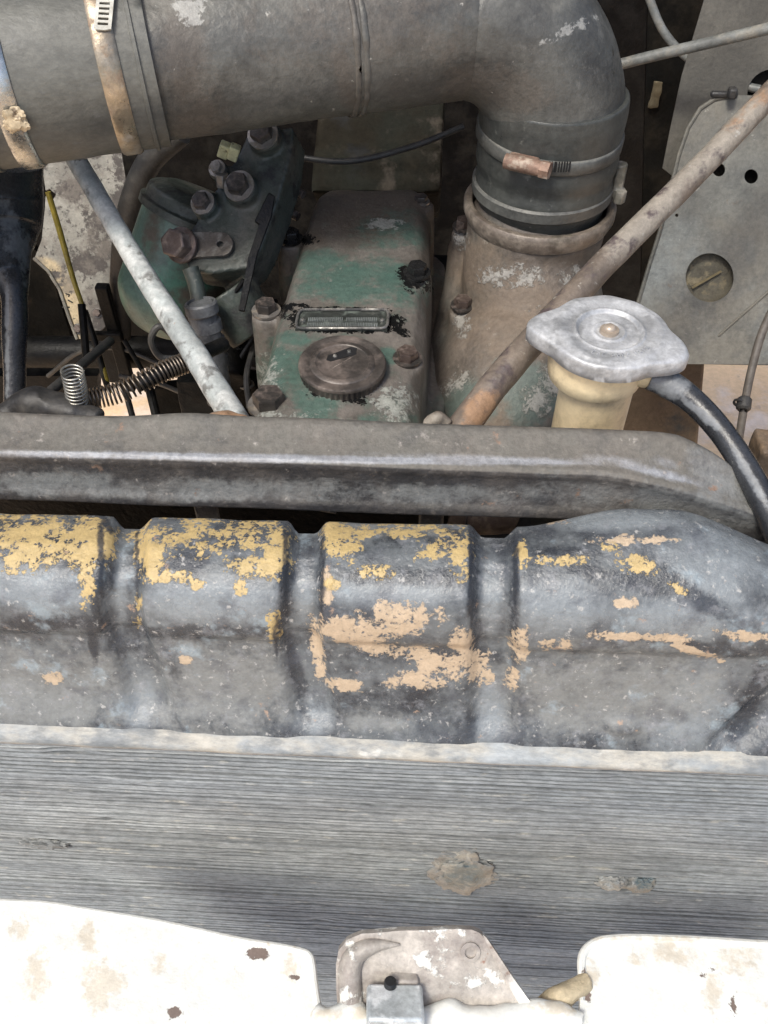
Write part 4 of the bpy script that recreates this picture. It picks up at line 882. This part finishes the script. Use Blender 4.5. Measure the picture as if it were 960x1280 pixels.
# ------------------------------------------------------------------ cables
def cable(name, label, pts, r, mat=m_darkgrey, cat='cable', group=None):
    t = thing(name, label, cat, pts[-1], group); part('strand', MB().tube(cr(pts, 8), r, 14), mat, t, smooth_deg=80); return t
m_cab = M('grey_cable_skin', (.17, .175, .165), .5, layers=[dict(col=(.26, .24, .2), scale=40, thr=.55, soft=.1)], bump=.15)
cable('control_cable', 'thick grey cable crossing behind the elbow at upper right', [W(740, 90, y=.93), W(800, 74, y=.92), W(880, 55, y=.90), W(1000, 26, y=.87)], .0052, m_cab, group='cables on the dark right side')
cable('control_cable', 'thin grey cable curving down to the round hole at upper right', [W(805, -20, y=1.0), W(830, 40, y=.985), (W(870, 80, y=.97)), W(925, 105, y=.95), W(950, 112, y=.94)], .0042, m_cab, group='cables on the dark right side')
cable('wiring_cable', 'thin black cable sagging between duct and rear housing', [W(315, 165, y=.87), W(350, 190, y=.86), W(430, 202, y=.85), W(510, 185, y=.86), W(580, 158, y=.87)], .003, m_darkgrey)
t = cable('speedometer_cable', 'thin dark cable hanging in front of the sand at right with a small clip', [W(985, 350, y=.66), W(955, 410, y=.64), W(940, 460, y=.62), W(930, 510, y=.60), W(922, 560, y=.58)], .0035, M('brown_grey_cable', (.12, .105, .09), .6))
P = W(930, 505, y=.60); part('clip', MB().ring(P, (W(932, 490, y=.61)-P), .003, .0062, .012, 20), m_darkgrey, t)
part('clip_loop', MB().ring(P+Vector((-.005, 0, .001)), Vector((.5, 1, .2)), .003, .0048, .002, 16), m_darkgrey, t)

# ------------------------------------------------------------------ right side
wp = thing('wing_panel', 'dusty grey inner wing panel with round holes at right', 'panel', W(887, 455, y=.80))
nW = Vector((-.12, -.80, .58)).normalized(); PW = W(887, 347, y=.80)
def wq(x, y): return WP(x, y, PW, nW)
def circ(cx, cy, rx, ry, n=28): return [wq(cx+rx*math.cos(2*math.pi*i/n), cy+ry*math.sin(2*math.pi*i/n)) for i in range(n)]
o_ = [(1040, 120), (1040, 456), (840, 455), (792, 452), (786, 440), (794, 390), (812, 330), (826, 285), (838, 238), (848, 195), (860, 160), (875, 136), (893, 124), (915, 119)]
holes = [circ(898.5, 212, 8, 8.5), circ(939, 220.5, 8.5, 9), circ(887, 347, 30, 30.5, 40), circ(846, 269, 2.2, 2.2, 10), circ(962, 365, 3, 3, 10)]
b = MB().plate([wq(x, y) for x, y in o_], holes, -nW*.003).bm(); refine(b, .014)
part('sheet', b, m_wing, wp, attrs=dict(blue=[(830, 380, 50, 90, 20), (900, 430, 90, 30), (940, 400, 40, 50, 0, .7)]), smooth_deg=40)
m = MB()
lp2 = [wq(x, y)+nW*.0005 for x, y in o_[3:]]; part('rolled_edge', MB().tube(lp2, .0022, 8), m_wing, wp)
def dd_(c, rx): return wq(*c)-nW*.010
part('mud_disc', MB().lathe([(.030, 0), (.030, .003), (.012, .0045), (.002, .005)], wq(887, 347)-nW*.016, nW, 48), m_bezel, wp)
part('disc_slot', MB().box(wq(885, 349)-nW*.0085, (.032, .0022, .003), Matrix.Rotation(math.radians(-0), 3, 'Z') @ nW.to_track_quat('Z', 'Y').to_matrix() @ Matrix.Rotation(math.radians(38), 3, 'Z')), M('ochre_mud', (.2, .16, .08), .9), wp)
part('hole_backing', MB().plate([wq(x, y)-nW*.02 for x, y in ((870, 195), (965, 195), (965, 240), (870, 240))], [], -nW*.002), m_brownpanel, wp)
bot = [wq(x, y) for x, y in ((786, 452), (1040, 456))]; m = MB(); m.plate([bot[0], bot[1], bot[1]-nW*.02, bot[0]-nW*.02], [], (0, 0, -.002)); part('bottom_flange', m, m_wing, wp)
# crease running to lower right
part('pressed_crease', MB().tube([wq(898, 420)+nW*0, wq(960, 365)], .0015, 8), m_wing, wp)
up = thing('upper_wing_panel', 'brownish upper wing panel behind the crossing cables at top right', 'panel', W(920, 130, y=.95))
PU = W(920, 60, y=.96); nU = Vector((-.1, -.85, .5)).normalized()
o2 = [(1040, -60), (893, -60), (880, 0), (852, 95), (838, 160), (828, 210), (860, 235), (1040, 240)]
def cu(cx, cy, rx, ry, n=30): return [WP(cx+rx*math.cos(2*math.pi*i/n), cy+ry*math.sin(2*math.pi*i/n), PU, nU) for i in range(n)]
b = MB().plate([WP(x, y, PU, nU) for x, y in o2], [cu(968, 118, 34, 32)], -nU*.003).bm(); refine(b, .02); part('sheet', b, m_brownpanel if False else M('brown_grey_panel', (.09, .083, .068), .75, layers=[dict(col=(.06, .055, .045), scale=12, thr=.5, soft=.12)], bump=.3), up)
part('hole_cover', MB().plate([WP(x, y, PU, nU)-nU*.015 for x, y in ((920, 70), (1020, 70), (1020, 170), (920, 170))], [], -nU*.002), m_brownpanel, up)
m = MB(); m.box(W(905, 118, y=.90), (.026, .006, .006)); m.box(W(915, 116, y=.89), (.008, .010, .010)); part('cable_clip', m, m_darkgrey, up, bevel=.002)
bp = thing('bulkhead_plate', 'dark brown bulkhead plate between the elbow and the wing panel', 'plate', W(830, 300, y=1.1))
m = MB(); m.plate([W(812, -60, y=1.08), W(905, -60, y=1.08), W(850, 200, y=1.08), (W(800, 420, y=1.08)), W(806, 150, y=1.08)], [], (0, .01, 0)); part('plate', m, m_brownpanel, bp)
part('stained_patch', cast(MB().box(W(820, 118, y=1.075), (.012, .004, .03)), .002, 3, .002, 90), M('ochre_grime', (.14, .115, .07), .8), bp)
# posts under the wing panel
po = thing('chassis_post', 'brown rusty post below the wing panel behind the overflow hose', 'post', W(820, 590, y=.70))
m = MB(); A = [W(768, 448, y=.86), W(882, 448, y=.86), W(868, 610, y=.82), W(752, 610, y=.82)]; m.loft(A, [p+Vector((0, .05, 0)) for p in A]); part('post', m, M('brown_post', (.11, .078, .05), .7, layers=[dict(col=(.16, .11, .07), scale=14, thr=.5, soft=.15), dict(col=(.05, .05, .05), scale=20, thr=.6, soft=.1)], bump=.3), po, bevel=.004)
po = thing('grey_brace', 'dark grey brace leaning right of the cream neck', 'brace', W(715, 570, y=.66))
m = MB(); A = [W(690, 448, y=.84), W(762, 450, y=.84), W(735, 545, y=.83), W(742, 610, y=.82), W(690, 610, y=.82)]; m.plate(A, [], (0, .02, 0)); part('brace', m, m_darkgrey, po, bevel=.003)
bk = thing('rusty_block', 'rusty brown block at the right edge beside the overflow hose', 'block', W(960, 590, y=.50))
m = MB(); m.box(W(968, 568, y=.52), (.034, .03, .030)); part('block', cast(m, .002, 5, .0015, 60), M('rusty_block', (.12, .09, .065), .8, layers=[dict(col=(.2, .14, .09), scale=40, thr=.55, soft=.08)], bump=.6), bk)
# behind the gap of bar and tank
gp = thing('water_pipe', 'rusty brown water pipe seen through the gap between bar and tank', 'pipe', W(620, 655, y=.47))
part('pipe', MB().tube(cr([W(540, 640, y=.50), W(600, 648, y=.47), W(660, 645, y=.47), W(720, 650, y=.50)], 5), .013, 20), M('rust_pipe', (.14, .10, .075), .8, layers=[dict(col=(.25, .19, .14), scale=60, thr=.55, soft=.08)], bump=.6), gp)
part('clamp', MB().ring(W(590, 646, y=.475), Vector((1, -.2, 0)), .012, .0155, .008, 24), m_bolt, gp)
sh = thing('fan_shroud', 'black fan shroud panel below the support bar', 'shroud', W(300, 700, y=.50))
m = MB(); m.plate([W(-60, 600, y=.472), W(560, 600, y=.472), W(560, 760, y=.472), W(-60, 760, y=.472)], [], (0, .004, 0)); part('shroud', m, m_oily, sh)
part('shroud_wire', MB().tube([W(330, 625, y=.45), W(420, 640, y=.44)], .0015, 6), m_darkgrey, sh)

# ------------------------------------------------------------------ front panels
ZP = -.62
gs = thing('grille_surround', 'white painted front grille surround in two lobes with a gap for the latch', 'grille surround', (0, .12, -.68))
def whiteplate(name, label, pts, st, ch, th=.0035):
    b = MB().plate([W(x, y, z=ZP) for x, y in pts], [], (0, 0, -th)).bm(); refine(b, .006)
    for v in b.verts: v.co.z += .0014*noise.noise(v.co*14)+.0005*noise.noise(v.co*60)
    return part(name, b, m_white, gs, attrs=dict(stain=st, chip=ch), smooth_deg=50, label=label)
ptsL = [(-60, 1122), (0, 1128), (58, 1131), (120, 1141), (200, 1154), (300, 1176), (345, 1183), (378, 1190), (387, 1196), (390, 1206), (393, 1232), (397, 1256), (404, 1275), (412, 1330), (-60, 1330)]
t = whiteplate('front_panel', 'white painted front panel with brown stains at lower left', ptsL, [(45, 1220, 16, 30), (130, 1230, 26, 30, 0, .9), (110, 1170, 12, 14), (20, 1165, 14, 12), (360, 1220, 12, 30, 0, .8), (200, 1210, 10, 12, 0, .7)], [(322, 1192, 14, 7), (217, 1266, 10, 7), (369, 1222, 7, 3, 20), (120, 1144, 5, 2)])
part('rolled_edge', MB().tube(cr([W(x, y, z=ZP-.0015) for x, y in ptsL[:-2]], 4), .0026, 10), m_white, t, attrs=dict(chip=[(260, 1168, 60, 2, 0, .4)], stain=[(300, 1180, 100, 3, 0, .5)]))
ptsR = [(1020, 1180), (960, 1181), (880, 1176), (800, 1173), (765, 1174), (745, 1178), (732, 1188), (727, 1202), (728, 1225), (725, 1250), (722, 1330), (1020, 1330)]
t = whiteplate('front_panel', 'white painted front panel with grey scuffs at lower right', ptsR, [(930, 1200, 30, 14, 0, .8), (830, 1195, 40, 10, 0, .7), (890, 1240, 10, 20, 0, .7), (740, 1215, 8, 14, 0, .6)], [(918, 1255, 5, 14, 10, .8), (735, 1245, 3, 10, 0, .8), (885, 1215, 12, 4, -30, .6)])
part('rolled_edge', MB().tube(cr([W(x, y, z=ZP-.0015) for x, y in ptsR[:-2]], 4), .0030, 10), m_white, t, attrs=dict(chip=[(730, 1225, 4, 20, 0, .5)], stain=[(800, 1174, 100, 3, 0, .5)]))
# latch bracket
m_latch2 = M('chipped_pale_edge', (.55, .54, .50), .5, layers=[dict(col=(.36, .32, .28), scale=40, thr=.54, soft=.08), dict(col=(.2, .14, .11), scale=80, thr=.64, soft=.04)], bump=.4)
lb = thing('latch_bracket', 'chipped greige steel latch bracket between the two white panels', 'bracket', W(520, 1270, z=-.625))
nL = Vector((.0, -.62, .78)); PL = W(520, 1215, z=-.605)
def lq(x, y, o=0): return WP(x, y, PL, nL)+nL*o
o_ = [(425, 1300), (421, 1240), (420, 1205), (423, 1188), (434, 1175), (452, 1167), (500, 1164), (560, 1162), (590, 1162), (600, 1166), (607, 1174), (640, 1225), (668, 1262), (672, 1300)]
b = MB().plate([lq(x, y) for x, y in o_], [], -nL*.006).bm(); refine(b, .005); b.normal_update(); disp(b, .0008, 70)
part('plate', b, m_latch, lb, smooth_deg=50)
part('left_rim', MB().tube(cr([lq(x, y, .001) for x, y in ((440, 1300), (438, 1240), (438, 1208), (448, 1190), (470, 1181), (500, 1180))], 5), [.0075, .0075, .0070, .0050, .0008], 16), m_latch, lb, smooth_deg=80)
part('right_fold', MB().plate([lq(x, y, .0015) for x, y in ((603, 1167), (608, 1171), (642, 1222), (672, 1264), (655, 1264), (630, 1222))], [], -nL*.004), m_latch2, lb)
part('dimple', MB().ring(lq(588, 1190, .0006), nL, .0036, .0062, .0015, 24), m_latch, lb)
nb = thing('square_nut', 'square zinc nut with a dark stud bolted on the latch bracket', 'nut', lq(492, 1245, 0))
fx = Vector((1, 0, .0)); fy_ = nL.cross(fx)*-1; Mq = Matrix((fx, nL.cross(fx), nL)).transposed()
Mq = Matrix.Rotation(math.radians(-28), 3, 'X') @ Matrix.Rotation(math.radians(4), 3, 'Z')
c0 = lq(494, 1254, .014); up_ = Mq @ Vector((0, 0, 1)); part('nut', MB().box(c0, (.0345, .026, .022), Mq).bm(), m_zinc, nb, bevel=.0022)
part('lock_tab', MB().box(c0+(Mq @ Vector((.006, .017, .002))), (.018, .008, .020), Mq), m_latch, nb, bevel=.0016)
q0 = lq(488, 1232, .006); part('stud', MB().lathe([(.0040, 0), (.0040, .008), (.0034, .009), (.0010, .0091)], q0, Vector((0, .35, .94)), 24), M('dark_stud', (.03, .032, .035), .35, metal=.4), nb)
# weld / rag line along the foot
m = MB(); m.tube(cr([W(x, y, z=-.617) for x, y in ((392, 1262), (410, 1272), (440, 1266), (455, 1282), (520, 1276), (560, 1268), (600, 1278), (650, 1268), (690, 1266), (730, 1276))], 6), [.005, .007, .009, .007, .008, .008, .008, .007, .006], 14)
m.box(W(560, 1310, z=-.632), (.22, .03, .02))
b = cast(m, .0015, 3, .0028, 75); part('weld_bead', b, m_white, gs, attrs=dict(stain=[(410, 1268, 20, 8), (450, 1268, 15, 8, 0, .8), (690, 1262, 25, 8, 0, .8)], chip=[]), smooth_deg=80)
rg_ = thing('twisted_rag', 'twisted tan rag strip at the right panel corner', 'rag', W(700, 1260, z=-.63))
part('rag', cast(MB().tube(cr([W(655, 1268, z=-.632), W(690, 1256, z=-.626), W(710, 1242, z=-.620), W(735, 1228, z=-.622)], 6), [.005, .007, .008, .006], 14), .0014, 2, .003, 90), M('tan_rag', (.50, .42, .28), .9, bump=.5), rg_)
# front cross frame below the panels, carries them
part('frame', MB().box((0, .085, -.66), (1.1, .05, .05)), m_darkgrey, gs, bevel=.004)
